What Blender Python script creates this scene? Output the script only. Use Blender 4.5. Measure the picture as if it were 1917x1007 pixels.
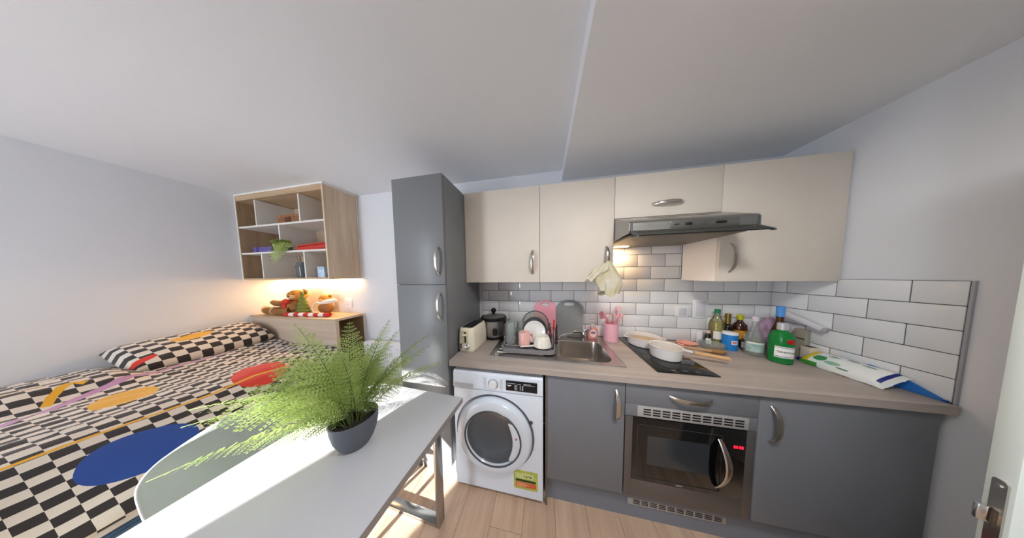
import bpy, bmesh, math, random
from mathutils import Vector, Matrix, noise

# ------------------------------------------------------------------ scene, camera, light
for o in list(bpy.data.objects): bpy.data.objects.remove(o, do_unlink=True)
sc = bpy.context.scene
COL = sc.collection
random.seed(7)
PI = math.pi

W, H = 1917.0, 1007.0
F, CX, CY = 313.606, 958.5, 534.548            # focal length and principal point in pixels
YAW, PITCH, ROLL = -0.18912, -0.06257, -0.0123
cam_d = bpy.data.cameras.new('camera'); cam = bpy.data.objects.new('camera', cam_d); COL.objects.link(cam)
cam_d.sensor_fit = 'HORIZONTAL'; cam_d.sensor_width = 36.0
cam_d.lens = 36.0 * F / W
cam_d.shift_x = -(CX - W / 2) / W
cam_d.shift_y = (CY - H / 2) / W
cam_d.clip_start = 0.02
fw = Vector((math.sin(YAW) * math.cos(PITCH), math.cos(YAW) * math.cos(PITCH), math.sin(PITCH)))
r0 = Vector((math.cos(YAW), -math.sin(YAW), 0)); u0 = r0.cross(fw)
rr = r0 * math.cos(ROLL) + u0 * math.sin(ROLL); uu = u0 * math.cos(ROLL) - r0 * math.sin(ROLL)
m = Matrix((rr, uu, -fw)).transposed().to_4x4(); m.translation = Vector((-1.6852, -1.6006, 1.4712))
cam.matrix_world = m
sc.camera = cam

SUN_EL = math.radians(20.0)
SUN_DIR = Vector((0.49, 1.0, -math.tan(SUN_EL) * math.hypot(0.49, 1.0))).normalized()
sun_d = bpy.data.lights.new('sun', 'SUN'); sun = bpy.data.objects.new('sun', sun_d); COL.objects.link(sun)
sun_d.energy = 16.0; sun_d.color = (1.0, 0.965, 0.91); sun_d.angle = 0.012
sun.rotation_euler = SUN_DIR.to_track_quat('-Z', 'Y').to_euler(); sun.location = (-6, -8, 5)

world = bpy.data.worlds.new('sky'); sc.world = world; world.use_nodes = True
bg = world.node_tree.nodes['Background']
bg.inputs['Color'].default_value = (0.84, 0.92, 1.0, 1); bg.inputs['Strength'].default_value = 9.5
WX0, WX1, WZ0, WZ1, YF = -4.62, -3.78, 0.12, 2.17, -3.6      # window opening in the front wall
pd = bpy.data.lights.new('window_portal', 'AREA'); po = bpy.data.objects.new('window_portal', pd); COL.objects.link(po)
pd.shape = 'RECTANGLE'; pd.size = WX1 - WX0; pd.size_y = WZ1 - WZ0; pd.cycles.is_portal = True
po.location = ((WX0 + WX1) / 2, YF - 0.31, (WZ0 + WZ1) / 2); po.rotation_euler = (PI / 2, 0, 0)

vs = sc.view_settings
vs.view_transform = 'Standard'; vs.look = 'None'; vs.exposure = 0.65; vs.gamma = 1.0; vs.use_curve_mapping = False
sc.display_settings.display_device = 'sRGB'
sc.cycles.use_denoising = True
sc.cycles.max_bounces = 9; sc.cycles.diffuse_bounces = 6; sc.cycles.glossy_bounces = 4; sc.cycles.transmission_bounces = 6
sc.cycles.sample_clamp_indirect = 6.0; sc.cycles.caustics_reflective = True; sc.cycles.caustics_refractive = False

# ------------------------------------------------------------------ materials
def lin(c):
    if isinstance(c, str): c = tuple(int(c[i:i + 2], 16) / 255 for i in (0, 2, 4))
    return tuple(x / 12.92 if x <= .04045 else ((x + .055) / 1.055) ** 2.4 for x in c)
MATS = {}
class N:
    """small helper to write node trees"""
    def __init__(s, mat): s.t = mat.node_tree; s.n = s.t.nodes; s.l = s.t.links
    def new(s, k, **kw):
        n = s.n.new(k)
        for a, v in kw.items(): setattr(n, a, v)
        return n
    def inp(s, sock, v):
        if hasattr(v, 'node'): s.l.new(v, sock)
        else: sock.default_value = v
    def math(s, op, a, b=0.0, c=None):
        n = s.new('ShaderNodeMath', operation=op); s.inp(n.inputs[0], a); s.inp(n.inputs[1], b)
        if c is not None: s.inp(n.inputs[2], c)
        return n.outputs[0]
    def mix(s, fac, a, b):
        n = s.new('ShaderNodeMix', data_type='RGBA'); s.inp(n.inputs[0], fac); s.inp(n.inputs[6], a); s.inp(n.inputs[7], b); return n.outputs[2]
    def noise(s, vec, scale, detail=3.0, rough=.5):
        n = s.new('ShaderNodeTexNoise'); s.inp(n.inputs['Scale'], scale); n.inputs['Detail'].default_value = detail; n.inputs['Roughness'].default_value = rough
        if vec is not None: s.l.new(vec, n.inputs['Vector'])
        return n.outputs['Fac']
    def obj(s, scale=(1, 1, 1)):
        tc = s.new('ShaderNodeTexCoord'); mp = s.new('ShaderNodeMapping'); mp.inputs['Scale'].default_value = scale
        s.l.new(tc.outputs['Object'], mp.inputs['Vector']); return mp.outputs[0]
def P(name, col, rough=.5, metal=0.0, spec=.5, var=0.0, vscale=6.0, stretch=(1, 1, 1), bump=0.0, bscale=80.0, trans=0.0, ior=1.45, alpha=1.0,
      emit=None, estr=0.0, coat=0.0, sss=0.0, sheen=0.0, col2=None):
    if name in MATS: return MATS[name]
    m = bpy.data.materials.new(name); m.use_nodes = True; MATS[name] = m
    k = N(m); b = k.n['Principled BSDF']; c = lin(col) + (1,)
    b.inputs['Base Color'].default_value = c
    b.inputs['Roughness'].default_value = rough; b.inputs['Metallic'].default_value = metal
    b.inputs['Specular IOR Level'].default_value = spec; b.inputs['IOR'].default_value = ior
    b.inputs['Transmission Weight'].default_value = trans; b.inputs['Alpha'].default_value = alpha
    b.inputs['Coat Weight'].default_value = coat; b.inputs['Sheen Weight'].default_value = sheen
    if sss: b.inputs['Subsurface Weight'].default_value = sss; b.inputs['Subsurface Radius'].default_value = (.01, .008, .006)
    if emit: b.inputs['Emission Color'].default_value = lin(emit) + (1,); b.inputs['Emission Strength'].default_value = estr
    if var > 0 or col2:
        f = k.noise(k.obj(stretch), vscale, 4.0, .55)
        if col2: d = lin(col2) + (1,)
        else: d = tuple(x * (1 - var) for x in c[:3]) + (1,)
        fr = k.new('ShaderNodeMapRange'); k.l.new(f, fr.inputs[0]); fr.inputs[1].default_value = .35; fr.inputs[2].default_value = .68
        k.l.new(k.mix(fr.outputs[0], c, d), b.inputs['Base Color'])
    if bump > 0:
        f = k.noise(k.obj(stretch), bscale, 3.0)
        bn = k.new('ShaderNodeBump'); bn.inputs['Strength'].default_value = bump; bn.inputs['Distance'].default_value = .002
        k.l.new(f, bn.inputs['Height']); k.l.new(bn.outputs[0], b.inputs['Normal'])
    return m

def wood(name, ca, cb, axis='z', rough=.55, freq=1.0, rand=0.0):
    if name in MATS: return MATS[name]
    m = bpy.data.materials.new(name); m.use_nodes = True; MATS[name] = m
    k = N(m); b = k.n['Principled BSDF']
    lo, hi = 1.2 * freq, 16 * freq
    st = {'x': (lo, hi, hi), 'y': (hi, lo, hi), 'z': (hi, hi, lo)}[axis]
    v = k.obj(st)
    oi = k.new('ShaderNodeObjectInfo')
    add = k.new('ShaderNodeVectorMath', operation='ADD'); k.l.new(v, add.inputs[0])
    sc_ = k.new('ShaderNodeVectorMath', operation='SCALE'); sc_.inputs[0].default_value = (37, 19, 53); k.l.new(oi.outputs['Random'], sc_.inputs['Scale'])
    k.l.new(sc_.outputs[0], add.inputs[1])
    f1 = k.noise(add.outputs[0], 1.0, 5.0, .62); f2 = k.noise(add.outputs[0], 5.0, 3.0, .6)
    f = k.math('ADD', k.math('MULTIPLY', f1, .75), k.math('MULTIPLY', f2, .25))
    mr = k.new('ShaderNodeMapRange'); k.l.new(f, mr.inputs[0]); mr.inputs[1].default_value = .36; mr.inputs[2].default_value = .64
    col = k.mix(mr.outputs[0], lin(ca) + (1,), lin(cb) + (1,))
    if rand:
        hv = k.new('ShaderNodeHueSaturation'); k.l.new(col, hv.inputs['Color'])
        vr = k.math('ADD', k.math('MULTIPLY', oi.outputs['Random'], rand), 1 - rand / 2); k.l.new(vr, hv.inputs['Value']); col = hv.outputs[0]
    k.l.new(col, b.inputs['Base Color']); b.inputs['Roughness'].default_value = rough
    bn = k.new('ShaderNodeBump'); bn.inputs['Strength'].default_value = .08; bn.inputs['Distance'].default_value = .002
    k.l.new(f, bn.inputs['Height']); k.l.new(bn.outputs[0], b.inputs['Normal'])
    return m

def THIN(name, col, body=0.0, refl=.9):
    """thin-walled clear glass: tinted see-through with a fresnel gloss, plus an optional diffuse body"""
    m = bpy.data.materials.new(name); m.use_nodes = True; MATS[name] = m
    k = N(m); c = lin(col) + (1,); k.n.remove(k.n['Principled BSDF'])
    tr = k.new('ShaderNodeBsdfTransparent'); tr.inputs[0].default_value = c
    df = k.new('ShaderNodeBsdfDiffuse'); df.inputs[0].default_value = c
    gl = k.new('ShaderNodeBsdfGlossy'); gl.inputs['Roughness'].default_value = .03
    lw = k.new('ShaderNodeFresnel'); lw.inputs['IOR'].default_value = 1.5
    m1 = k.new('ShaderNodeMixShader'); m1.inputs[0].default_value = body; k.l.new(tr.outputs[0], m1.inputs[1]); k.l.new(df.outputs[0], m1.inputs[2])
    m2 = k.new('ShaderNodeMixShader'); k.l.new(k.math('MULTIPLY', lw.outputs[0], refl), m2.inputs[0]); k.l.new(m1.outputs[0], m2.inputs[1]); k.l.new(gl.outputs[0], m2.inputs[2])
    k.l.new(m2.outputs[0], k.n['Material Output'].inputs['Surface']); return m
WALL = P('wall_paint', 'dddfe4', .75, bump=.03, bscale=120)
CEIL = P('ceiling_paint', 'e6e8ec', .8, bump=.03, bscale=120)
CREAM = P('cream_door', 'dbd3c7', .55, var=.03)
WHITEMEL = P('white_melamine', 'e9e8e6', .4)
GREY = P('grey_door', '76787b', .34, var=.04, vscale=3)
GREYB = P('grey_base_door', '777a81', .42, var=.04, vscale=3)
NICKEL = P('brushed_nickel', 'c9c4bb', .25, 1.0)
CHROME = P('chrome', 'd8dadc', .1, 1.0)
STEEL = P('stainless_steel', 'b9b8b5', .3, 1.0, var=.12, vscale=3, stretch=(1, 30, 30))
SINKST = P('sink_steel', 'c2bdb6', .24, 1.0)
DSTEEL = P('dark_steel', '6d6d6b', .38, 1.0)
BLACK = P('black_plastic', '17171a', .35)
BLACKGL = P('black_glass', '0b0b0d', .06, coat=.5)
DGREY = P('dark_grey_plastic', '46484b', .45)
WHITEPL = P('white_plastic', 'e8eaee', .3)
WHITEEN = P('white_enamel', 'e6e6e4', .15, coat=.4)
WTABLE = P('white_tabletop', 'c4c7ce', .28)
RED = P('red_plastic', 'd3261f', .35)
GROUT = P('grout', '4a4e56', .9)
TILE = P('white_tile', 'e3e5e8', .1, coat=.3)
OAK = wood('light_oak', 'dcc5ab', 'c2a88b', 'z', .5)
OAKX = wood('light_oak_horizontal', 'c9ae8f', 'ac9173', 'x', .5)
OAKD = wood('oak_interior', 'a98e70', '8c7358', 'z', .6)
FLOORW = wood('floor_oak', 'd4b9a0', 'b89a84', 'y', .36, .8, .16)
WORKT = wood('worktop_laminate', 'b3a8a0', '9d938c', 'x', .45, .8)
PINK = P('pink_plastic', 'eeb4c0', .35, sss=.05)
PINKD = P('pink_silicone', 'e79aa4', .45)
SALMON = P('salmon_plastic', 'eaa596', .4)
HWOOD = wood('handle_wood', 'e0b98c', 'c99a6a', 'x', .45, 1.5)
GLASS = THIN('clear_glass', 'f0f5f3', .14, .5)
GLASSW = P('window_glass', 'ffffff', .0, trans=1.0, ior=1.0)
GREENGL = THIN('green_glass', '22a04c', .55)
BROWNGL = THIN('brown_glass', '6b4420', .45)
OILM = THIN('oil_liquid', 'd6c440', .6)
PAPER = P('paper_label', 'e7e4da', .6)

# ------------------------------------------------------------------ mesh helpers
def BM(): return bmesh.new()
def merge(b, t, M=None):
    if M is not None: bmesh.ops.transform(t, matrix=M, verts=t.verts)
    me = bpy.data.meshes.new('tmp'); t.to_mesh(me); t.free(); b.from_mesh(me); bpy.data.meshes.remove(me)
def box(b, x0, x1, y0, y1, z0, z1, bev=0.0, seg=2, M=None):
    t = bmesh.new(); bmesh.ops.create_cube(t, size=1)
    for v in t.verts: v.co = Vector(((x0 + x1) / 2 + v.co.x * (x1 - x0), (y0 + y1) / 2 + v.co.y * (y1 - y0), (z0 + z1) / 2 + v.co.z * (z1 - z0)))
    if bev > 0: bmesh.ops.bevel(t, geom=list(t.edges), offset=bev, segments=seg, affect='EDGES', profile=.5)
    merge(b, t, M); return b
def lathe(b, prof, seg=28, c=(0, 0, 0), M=None, sx=1.0, sy=1.0):
    t = bmesh.new(); rings = []
    for r, z in prof:
        if r <= 1e-6: rings.append([t.verts.new((0, 0, z))])
        else: rings.append([t.verts.new((r * sx * math.cos(2 * PI * i / seg), r * sy * math.sin(2 * PI * i / seg), z)) for i in range(seg)])
    for a, d in zip(rings, rings[1:]):
        for i in range(seg):
            j = (i + 1) % seg
            if len(a) == 1 and len(d) == 1: continue
            if len(a) == 1: t.faces.new((a[0], d[i], d[j]))
            elif len(d) == 1: t.faces.new((a[i], a[j], d[0]))
            else: t.faces.new((a[i], a[j], d[j], d[i]))
    bmesh.ops.recalc_face_normals(t, faces=t.faces)
    merge(b, t, Matrix.Translation(c) @ (M or Matrix.Identity(4))); return b
def frames(pts, closed=False):
    pts = [Vector(p) for p in pts]; n = len(pts); tang = []
    for i in range(n):
        a = pts[(i - 1) % n] if (closed or i > 0) else pts[i]; c = pts[(i + 1) % n] if (closed or i < n - 1) else pts[i]
        tang.append((c - a).normalized())
    up = Vector((0, 0, 1)) if abs(tang[0].z) < .9 else Vector((1, 0, 0))
    s = tang[0].cross(up).normalized(); out = []
    for i in range(n):
        if i: s = (s - tang[i] * s.dot(tang[i])).normalized()
        out.append((pts[i], tang[i], s, s.cross(tang[i]).normalized()))
    return out
def tube(b, pts, r, seg=8, closed=False, M=None, w=None):
    """round tube of radius r (number or list); with w=(a,b) an elliptic/flat section"""
    t = bmesh.new(); fr = frames(pts, closed); rings = []
    for i, (p, tg, s, u) in enumerate(fr):
        ri = r[i] if isinstance(r, (list, tuple)) else r
        a, c = (ri, ri) if w is None else (w[0] * ri, w[1] * ri)
        rings.append([t.verts.new(p + s * a * math.cos(2 * PI * k / seg) + u * c * math.sin(2 * PI * k / seg)) for k in range(seg)])
    n = len(rings)
    for i in range(n if closed else n - 1):
        A, B = rings[i], rings[(i + 1) % n]
        for k in range(seg): t.faces.new((A[k], A[(k + 1) % seg], B[(k + 1) % seg], B[k]))
    if not closed: t.faces.new(rings[0][::-1]); t.faces.new(rings[-1])
    bmesh.ops.recalc_face_normals(t, faces=t.faces); merge(b, t, M); return b
def prism(b, outline, d0, d1, plane='xz', bev=0.0, M=None):
    """closed 2-D outline extruded from d0 to d1 along the third axis"""
    t = bmesh.new()
    def mk(p, d): return {'xz': (p[0], d, p[1]), 'yz': (d, p[0], p[1]), 'xy': (p[0], p[1], d)}[plane]
    A = [t.verts.new(mk(p, d0)) for p in outline]; B = [t.verts.new(mk(p, d1)) for p in outline]; n = len(A)
    t.faces.new(A); t.faces.new(B[::-1])
    for i in range(n): t.faces.new((A[i], B[i], B[(i + 1) % n], A[(i + 1) % n]))
    bmesh.ops.recalc_face_normals(t, faces=t.faces)
    if bev: bmesh.ops.bevel(t, geom=list(t.edges), offset=bev, segments=2, affect='EDGES', profile=.5)
    merge(b, t, M); return b
def plate_hole(b, outer, inner, d0, d1, plane='xz'):
    """ring between two outlines of equal length, extruded"""
    t = bmesh.new()
    def mk(p, d): return {'xz': (p[0], d, p[1]), 'yz': (d, p[0], p[1]), 'xy': (p[0], p[1], d)}[plane]
    V = [[t.verts.new(mk(p, d)) for p in ol] for ol in (outer, inner) for d in (d0, d1)]
    n = len(outer); O0, O1, I0, I1 = V
    for i in range(n):
        j = (i + 1) % n
        for q in ((O0[i], O0[j], I0[j], I0[i]), (O1[i], I1[i], I1[j], O1[j]), (O0[i], O1[i], O1[j], O0[j]), (I0[i], I0[j], I1[j], I1[i])): t.faces.new(q)
    bmesh.ops.recalc_face_normals(t, faces=t.faces); merge(b, t); return b
def rrect(x0, x1, y0, y1, r, n=5):
    out = []
    for cx, cy, a0 in ((x1 - r, y1 - r, 0), (x0 + r, y1 - r, 90), (x0 + r, y0 + r, 180), (x1 - r, y0 + r, 270)):
        for i in range(n + 1):
            a = math.radians(a0 + 90 * i / n); out.append((cx + r * math.cos(a), cy + r * math.sin(a)))
    return out
def ball(b, c, rx, ry=None, rz=None, M=None, seg=20):
    ry = ry or rx; rz = rz or rx
    t = bmesh.new(); bmesh.ops.create_uvsphere(t, u_segments=seg, v_segments=seg // 2 + 2, radius=1)
    for v in t.verts: v.co = Vector((v.co.x * rx, v.co.y * ry, v.co.z * rz))
    merge(b, t, Matrix.Translation(c) @ (M or Matrix.Identity(4))); return b
def surf(b, fn, nu, nv, uvfn=None, closed=False):
    """grid surface fn(i/nu, j/nv)"""
    V = [[b.verts.new(fn(i / nu, j / nv)) for j in range(nv + 1)] for i in range(nu + 1)]
    lay = b.loops.layers.uv.verify() if uvfn else None
    for i in range(nu):
        for j in range(nv):
            f = b.faces.new((V[i][j], V[i + 1][j], V[i + 1][j + 1], V[i][j + 1]))
            if uvfn:
                for lp, (a, c) in zip(f.loops, ((i, j), (i + 1, j), (i + 1, j + 1), (i, j + 1))): lp[lay].uv = uvfn(a / nu, c / nv)
    return b

def root(o):
    while o.parent: o = o.parent
    return o
def obj(name, b, mat, parent=None, local=False, ang=35, label=None, kind=None):
    if parent is not None and not local: bmesh.ops.translate(b, vec=-root(parent).location, verts=b.verts)
    me = bpy.data.meshes.new(name); b.to_mesh(me); b.free()
    me.materials.append(mat)
    me.shade_smooth(); me.set_sharp_from_angle(angle=math.radians(ang))
    o = bpy.data.objects.new(name, me); COL.objects.link(o)
    if parent is not None: o.parent = parent
    if label: o['label'] = label
    if kind: o['kind'] = kind
    return o
def tag(o, label, cat, group=None, kind=None):
    o['label'] = label; o['category'] = cat
    if group: o['group'] = group
    if kind: o['kind'] = kind
    return o
def thing(name, label, cat, loc=(0, 0, 0), rotz=0.0, group=None, kind=None):
    o = bpy.data.objects.new(name, None); COL.objects.link(o); o.empty_display_size = .05
    o.location = loc; o.rotation_euler = (0, 0, rotz)
    return tag(o, label, cat, group, kind)
def solo(name, b, mat, label, cat, group=None, kind=None, ang=35):
    xs = [v.co for v in b.verts]
    c = Vector(((min(v.x for v in xs) + max(v.x for v in xs)) / 2, (min(v.y for v in xs) + max(v.y for v in xs)) / 2, min(v.z for v in xs)))
    bmesh.ops.translate(b, vec=-c, verts=b.verts)
    o = obj(name, b, mat, None, True, ang); o.location = c
    return tag(o, label, cat, group, kind)
def dup(o, parent, loc=None):
    c = o.copy(); COL.objects.link(c); c.parent = parent
    if loc is not None: c.location = loc
    return c
def text(name, s, size, mat, parent, M, ext=.0004):
    cu = bpy.data.curves.new(name, 'FONT'); cu.body = s; cu.size = size; cu.extrude = ext; cu.align_x = 'CENTER'; cu.align_y = 'CENTER'; cu.resolution_u = 2
    t = bpy.data.objects.new(name, cu); COL.objects.link(t)
    dg = bpy.context.evaluated_depsgraph_get(); me = bpy.data.meshes.new_from_object(t.evaluated_get(dg))
    bpy.data.objects.remove(t, do_unlink=True); bpy.data.curves.remove(cu)
    me.transform(M); me.materials.clear(); me.materials.append(mat)
    o = bpy.data.objects.new(name, me); COL.objects.link(o); o.parent = parent; return o
FRONT = Matrix.Rotation(PI / 2, 4, 'X')          # text plane xy -> facing -y

# ------------------------------------------------------------------ setting
XL, XR, YB = -5.04, 0.0, 0.0
ZC, ZL, XS = 2.39, 2.30, -1.53                    # high ceiling, lowered ceiling, step between them
def struct(name, b, mat, label, cat, ang=35): return tag(obj(name, b, mat, None, False, ang), label, cat, kind='structure')
fl = struct('floor', box(BM(), XL - .1, XR + .1, YF - .1, YB + .1, -.06, -.012), GROUT, 'light oak plank floor of the studio', 'floor')
PWD = .19
pm = {}
def plank(x0, x1, y0, y1):
    w, l = round(x1 - x0, 4), round(y1 - y0, 4)
    if (w, l) not in pm:
        o = obj('plank', box(BM(), -w / 2 + .0006, w / 2 - .0006, -l / 2 + .0006, l / 2 - .0006, -.012, 0, .001, 1), FLOORW, fl, True); pm[(w, l)] = o
    else: o = dup(pm[(w, l)], fl)
    o.location = ((x0 + x1) / 2, (y0 + y1) / 2, 0)
x = XL; ci = 0
while x < XR - .01:
    x1 = min(x + PWD, XR); y = YF; offs = [.45, 1.05, .75, .25][ci % 4]; y1 = y + offs
    while y < YB - .001:
        y1 = min(y1, YB); plank(x, x1, y, y1); y = y1; y1 = y + 1.2
    x = x1; ci += 1
b = BM(); box(b, XL - .1, XS, YF - .1, YB + .1, ZC, ZC + .1)
struct('ceiling', b, CEIL, 'plain white ceiling over the bed half of the room', 'ceiling')
b = BM(); box(b, XS, XR + .1, YF - .1, YB + .1, ZL, ZC + .1)
struct('ceiling_lowered', b, CEIL, 'lowered white ceiling above the hood and the right cabinets', 'ceiling')
wb = struct('wall_back', box(BM(), XL - .1, XR + .1, YB, YB + .1, 0, ZC), WALL, 'white back wall behind the kitchen units and the bed head', 'wall')
wr = struct('wall_right', box(BM(), XR, XR + .1, YF - .1, YB, 0, ZC), WALL, 'white wall at the right end of the worktop', 'wall')
struct('wall_left', box(BM(), XL - .1, XL, YF - .1, YB, 0, ZC), WALL, 'white wall along the bed at the left', 'wall')
b = BM()
WT = .30
box(b, XL - .1, WX0, YF - WT, YF, 0, ZC); box(b, WX1, XR + .1, YF - WT, YF, 0, ZC); box(b, WX0, WX1, YF - WT, YF, 0, WZ0); box(b, WX0, WX1, YF - WT, YF, WZ1, ZC)
struct('wall_front', b, WALL, 'white wall with the window, behind the viewer', 'wall')
wn = thing('window_1', 'tall white framed window behind the viewer', 'window', ((WX0 + WX1) / 2, YF, WZ0), kind='structure')
b = BM(); f_ = .045
for q in ((WX0, WX0 + f_, WZ0, WZ1), (WX1 - f_, WX1, WZ0, WZ1), (WX0 + f_, WX1 - f_, WZ0, WZ0 + f_), (WX0 + f_, WX1 - f_, WZ1 - f_, WZ1)): box(b, q[0], q[1], YF - .29, YF - .24, q[2], q[3], .004)
obj('window_frame', b, WHITEPL, wn)

# tiles: real pieces on a grout bed
TA, TB, TZ = .2025, .1024, 1.425
tm = {}
def tile(par, side, c0, c1, z0, z1):
    w, h = round(c1 - c0 - .0034, 4), round(z1 - z0 - .0034, 4)
    key = (side, w, h)
    if key not in tm:
        b = BM()
        if side == 'b': box(b, -w / 2, w / 2, -.0085, -.001, -h / 2, h / 2, .0016, 2)
        else: box(b, -.0085, -.001, -w / 2, w / 2, -h / 2, h / 2, .0016, 2)
        o = obj('tile', b, TILE, par, True); tm[key] = o
    else: o = dup(tm[key], par)
    if side == 'b': o.location = ((c0 + c1) / 2, 0, (z0 + z1) / 2)
    else: o.location = (0, (c0 + c1) / 2, (z0 + z1) / 2)
obj('grout', box(BM(), -2.30, -.0005, -.0055, .0, .905, TZ), GROUT, wb)
obj('grout', box(BM(), -1.21, -.59, -.0055, .0, TZ, 1.72), GROUT, wb)
for r in range(-3, 5):
    zt = TZ - r * TB; zb = zt - TB
    L, R = (-2.30, 0.0) if r >= 0 else (-1.206, -.594)
    k0 = 0.0 if (r % 2) else -.5
    xr = -.001
    j = 0
    edges = [0.0] + [-(TA * (i + (.5 if r % 2 == 0 else 1.0))) for i in range(14)]
    for a, c in zip(edges, edges[1:]):
        a2, c2 = min(a, R), max(c, L)
        if a2 - c2 > .012: tile(wb, 'b', c2, a2, zb, zt)
YT = -.600
obj('grout', box(BM(), -.0055, 0, YT, -.006, .905, TZ), GROUT, wr)
for r in range(5):
    zt = TZ - r * TB; zb = zt - TB
    e0 = .0851 if r % 2 == 0 else .0851 + TA / 2
    edges = [.0085] + [e0 + TA * i for i in range(4) if e0 + TA * i < -YT - .01] + [-YT]
    for a, c in zip(edges, edges[1:]): tile(wr, 'r', -c, -a, zb, zt)
obj('tile_trim', box(BM(), -.009, 0, YT - .0075, YT - .001, .905, TZ + .001, .001), P('tile_trim_grey', 'a5a6ac', .4), wr)

# open door at the right edge of the view
dr = thing('door_1', 'pale door standing open at right with a steel lock plate in its edge', 'door', (-.70, -1.053, 0), math.radians(-30), kind='structure')
DOORW = P('door_paint', 'd6e2de', .45)
obj('door_leaf', box(BM(), 0, .762, -.044, 0, .008, 2.04, .002), DOORW, dr, True)
b = BM(); plate_hole(b, rrect(-.037, -.014, .79, 1.016, .007), rrect(-.0315, -.0195, .905, .946, .001), -.0025, .0005, 'yz'); obj('lock_plate', b, NICKEL, dr, True)
obj('latch_recess', box(BM(), -.0006, .001, -.032, -.019, .904, .947), P('recess_brown', '5d4c38', .7), dr, True)
b = BM(); prism(b, [(0, -.0225), (-.013, -.0200), (-.0145, -.0165), (-.013, -.0115), (0, -.0195)], .908, .944, 'xy', .0008); obj('latch_bolt', b, CHROME, dr, True)
b = BM(); lathe(b, [(.0, 0), (.0038, 0), (.0038, .0015), (0, .002)], 12, M=Matrix.Rotation(-PI / 2, 4, 'Y')); bmesh.ops.translate(b, vec=(-.0025, -.0255, 1.002), verts=b.verts); obj('screw', b, CHROME, dr, True)

# round ceiling lamp of the entrance side, behind the viewer
cl_ = thing('ceiling_light', 'round white flush ceiling lamp behind the viewer', 'lamp', (-1.15, -1.42, ZL))
obj('base', lathe(BM(), [(0, 0), (.17, 0), (.17, -.03), (.16, -.035), (0, -.035)], 40), WHITEPL, cl_, True)
obj('diffuser', lathe(BM(), [(.158, -.034), (.15, -.055), (.10, -.07), (0, -.075)], 40), P('lamp_diffuser', 'ffffff', .5, emit='fff6ec', estr=3), cl_, True)
ld = bpy.data.lights.new('ceiling_lamp', 'AREA'); lo = bpy.data.objects.new('ceiling_lamp', ld); COL.objects.link(lo); lo.parent = cl_
ld.shape = 'DISK'; ld.size = .30; ld.energy = 12.5; ld.color = (1.0, .97, .93); lo.location = (0, 0, -.085)

# ------------------------------------------------------------------ fitted kitchen
def bow_handle(parent, c, L, horiz=False, proj=.034, w=.019, y=None, mat=NICKEL):
    """arched strap handle; c=(x, yfront, z)"""
    pts = []; n = 14; rad = []
    for i in range(n + 1):
        t = i / n; s = (t - .5) * L; d = proj * (1 - (2 * t - 1) ** 2) ** .5 if 0 < t < 1 else 0
        d = proj * (1 - abs(2 * t - 1) ** 3.2)
        pts.append((c[0] + (s if horiz else 0), c[1] - d - .001, c[2] + (0 if horiz else s)))
        rad.append(.6 + .4 * math.sin(PI * t))
    b = BM(); t_ = bmesh.new(); rings = []
    for (p, tg, s, u), q in zip(frames(pts), rad):
        wid_dir = Vector((0, 0, 1)) if horiz else Vector((1, 0, 0)); nrm = tg.cross(wid_dir).normalized()
        hw, ht = w * q / 2 + .002, .0032
        rings.append([t_.verts.new(Vector(p) + wid_dir * a * hw + nrm * e * ht) for a, e in ((-1, -.5), (-.7, -1), (.7, -1), (1, -.5), (1, .5), (.7, 1), (-.7, 1), (-1, .5))])
    for A, B in zip(rings, rings[1:]):
        for k in range(8): t_.faces.new((A[k], A[(k + 1) % 8], B[(k + 1) % 8], B[k]))
    t_.faces.new(rings[0]); t_.faces.new(rings[-1][::-1]); bmesh.ops.recalc_face_normals(t_, faces=t_.faces); merge(b, t_)
    return obj('handle', b, mat, parent, label='brushed metal bow handle')

tc = thing('tall_cabinet', 'tall narrow grey larder cabinet with two doors beside the washing machine', 'cabinet', (-2.512, -.30, 0))
obj('body', box(BM(), -2.70, -2.324, -.579, -.011, .12, 2.125, .001), GREY, tc)
obj('plinth', box(BM(), -2.695, -2.329, -.54, -.515, .0, .118), GREY, tc)
d = obj('door', box(BM(), -2.6985, -2.3255, -.600, -.581, 1.4155, 2.1235, .0015), GREY, tc); bow_handle(d, (-2.367, -.600, 1.568), .185)
d = obj('door', box(BM(), -2.6985, -2.3255, -.600, -.581, .125, 1.4115, .0015), GREY, tc); bow_handle(d, (-2.366, -.600, 1.266), .19)

def wall_cab(label, x0, x1, z0, z1, hc, hz=False, L=.18):
    t = thing('wall_cabinet', label, 'cabinet', ((x0 + x1) / 2, -.15, z0), group='cream wall cabinets')
    b = BM(); th = .017
    box(b, x0, x0 + th, -.280, -.011, z0, z1, .0008, 1); box(b, x1 - th, x1, -.280, -.011, z0, z1, .0008, 1)
    box(b, x0 + th, x1 - th, -.280, -.011, z0, z0 + th); box(b, x0 + th, x1 - th, -.280, -.011, z1 - th, z1); box(b, x0 + th, x1 - th, -.018, -.011, z0 + th, z1 - th)
    obj('carcass', b, WHITEMEL, t)
    d = obj('door', box(BM(), x0 + .0013, x1 - .0013, -.300, -.2815, z0, z1, .0015), CREAM, t)
    bow_handle(d, (hc[0], -.300, hc[1]), L, hz); return t
ZU0, ZU1 = 1.4145, 2.132
wall_cab('cream wall cabinet with tall door next to the grey larder cabinet', -2.322, -1.717, ZU0, ZU1, (-1.771, 1.568))
wall_cab('cream wall cabinet with a pale cloth hung from its handle', -1.717, -1.206, ZU0, ZU1, (-1.252, 1.575))
wall_cab('short cream cabinet directly above the cooker hood', -1.206, -.594, 1.852, ZU1, (-.890, 1.928), True)
wall_cab('cream wall cabinet at the right corner, beside the hood', -.594, -.012, ZU0, ZU1, (-.536, 1.563))
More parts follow.
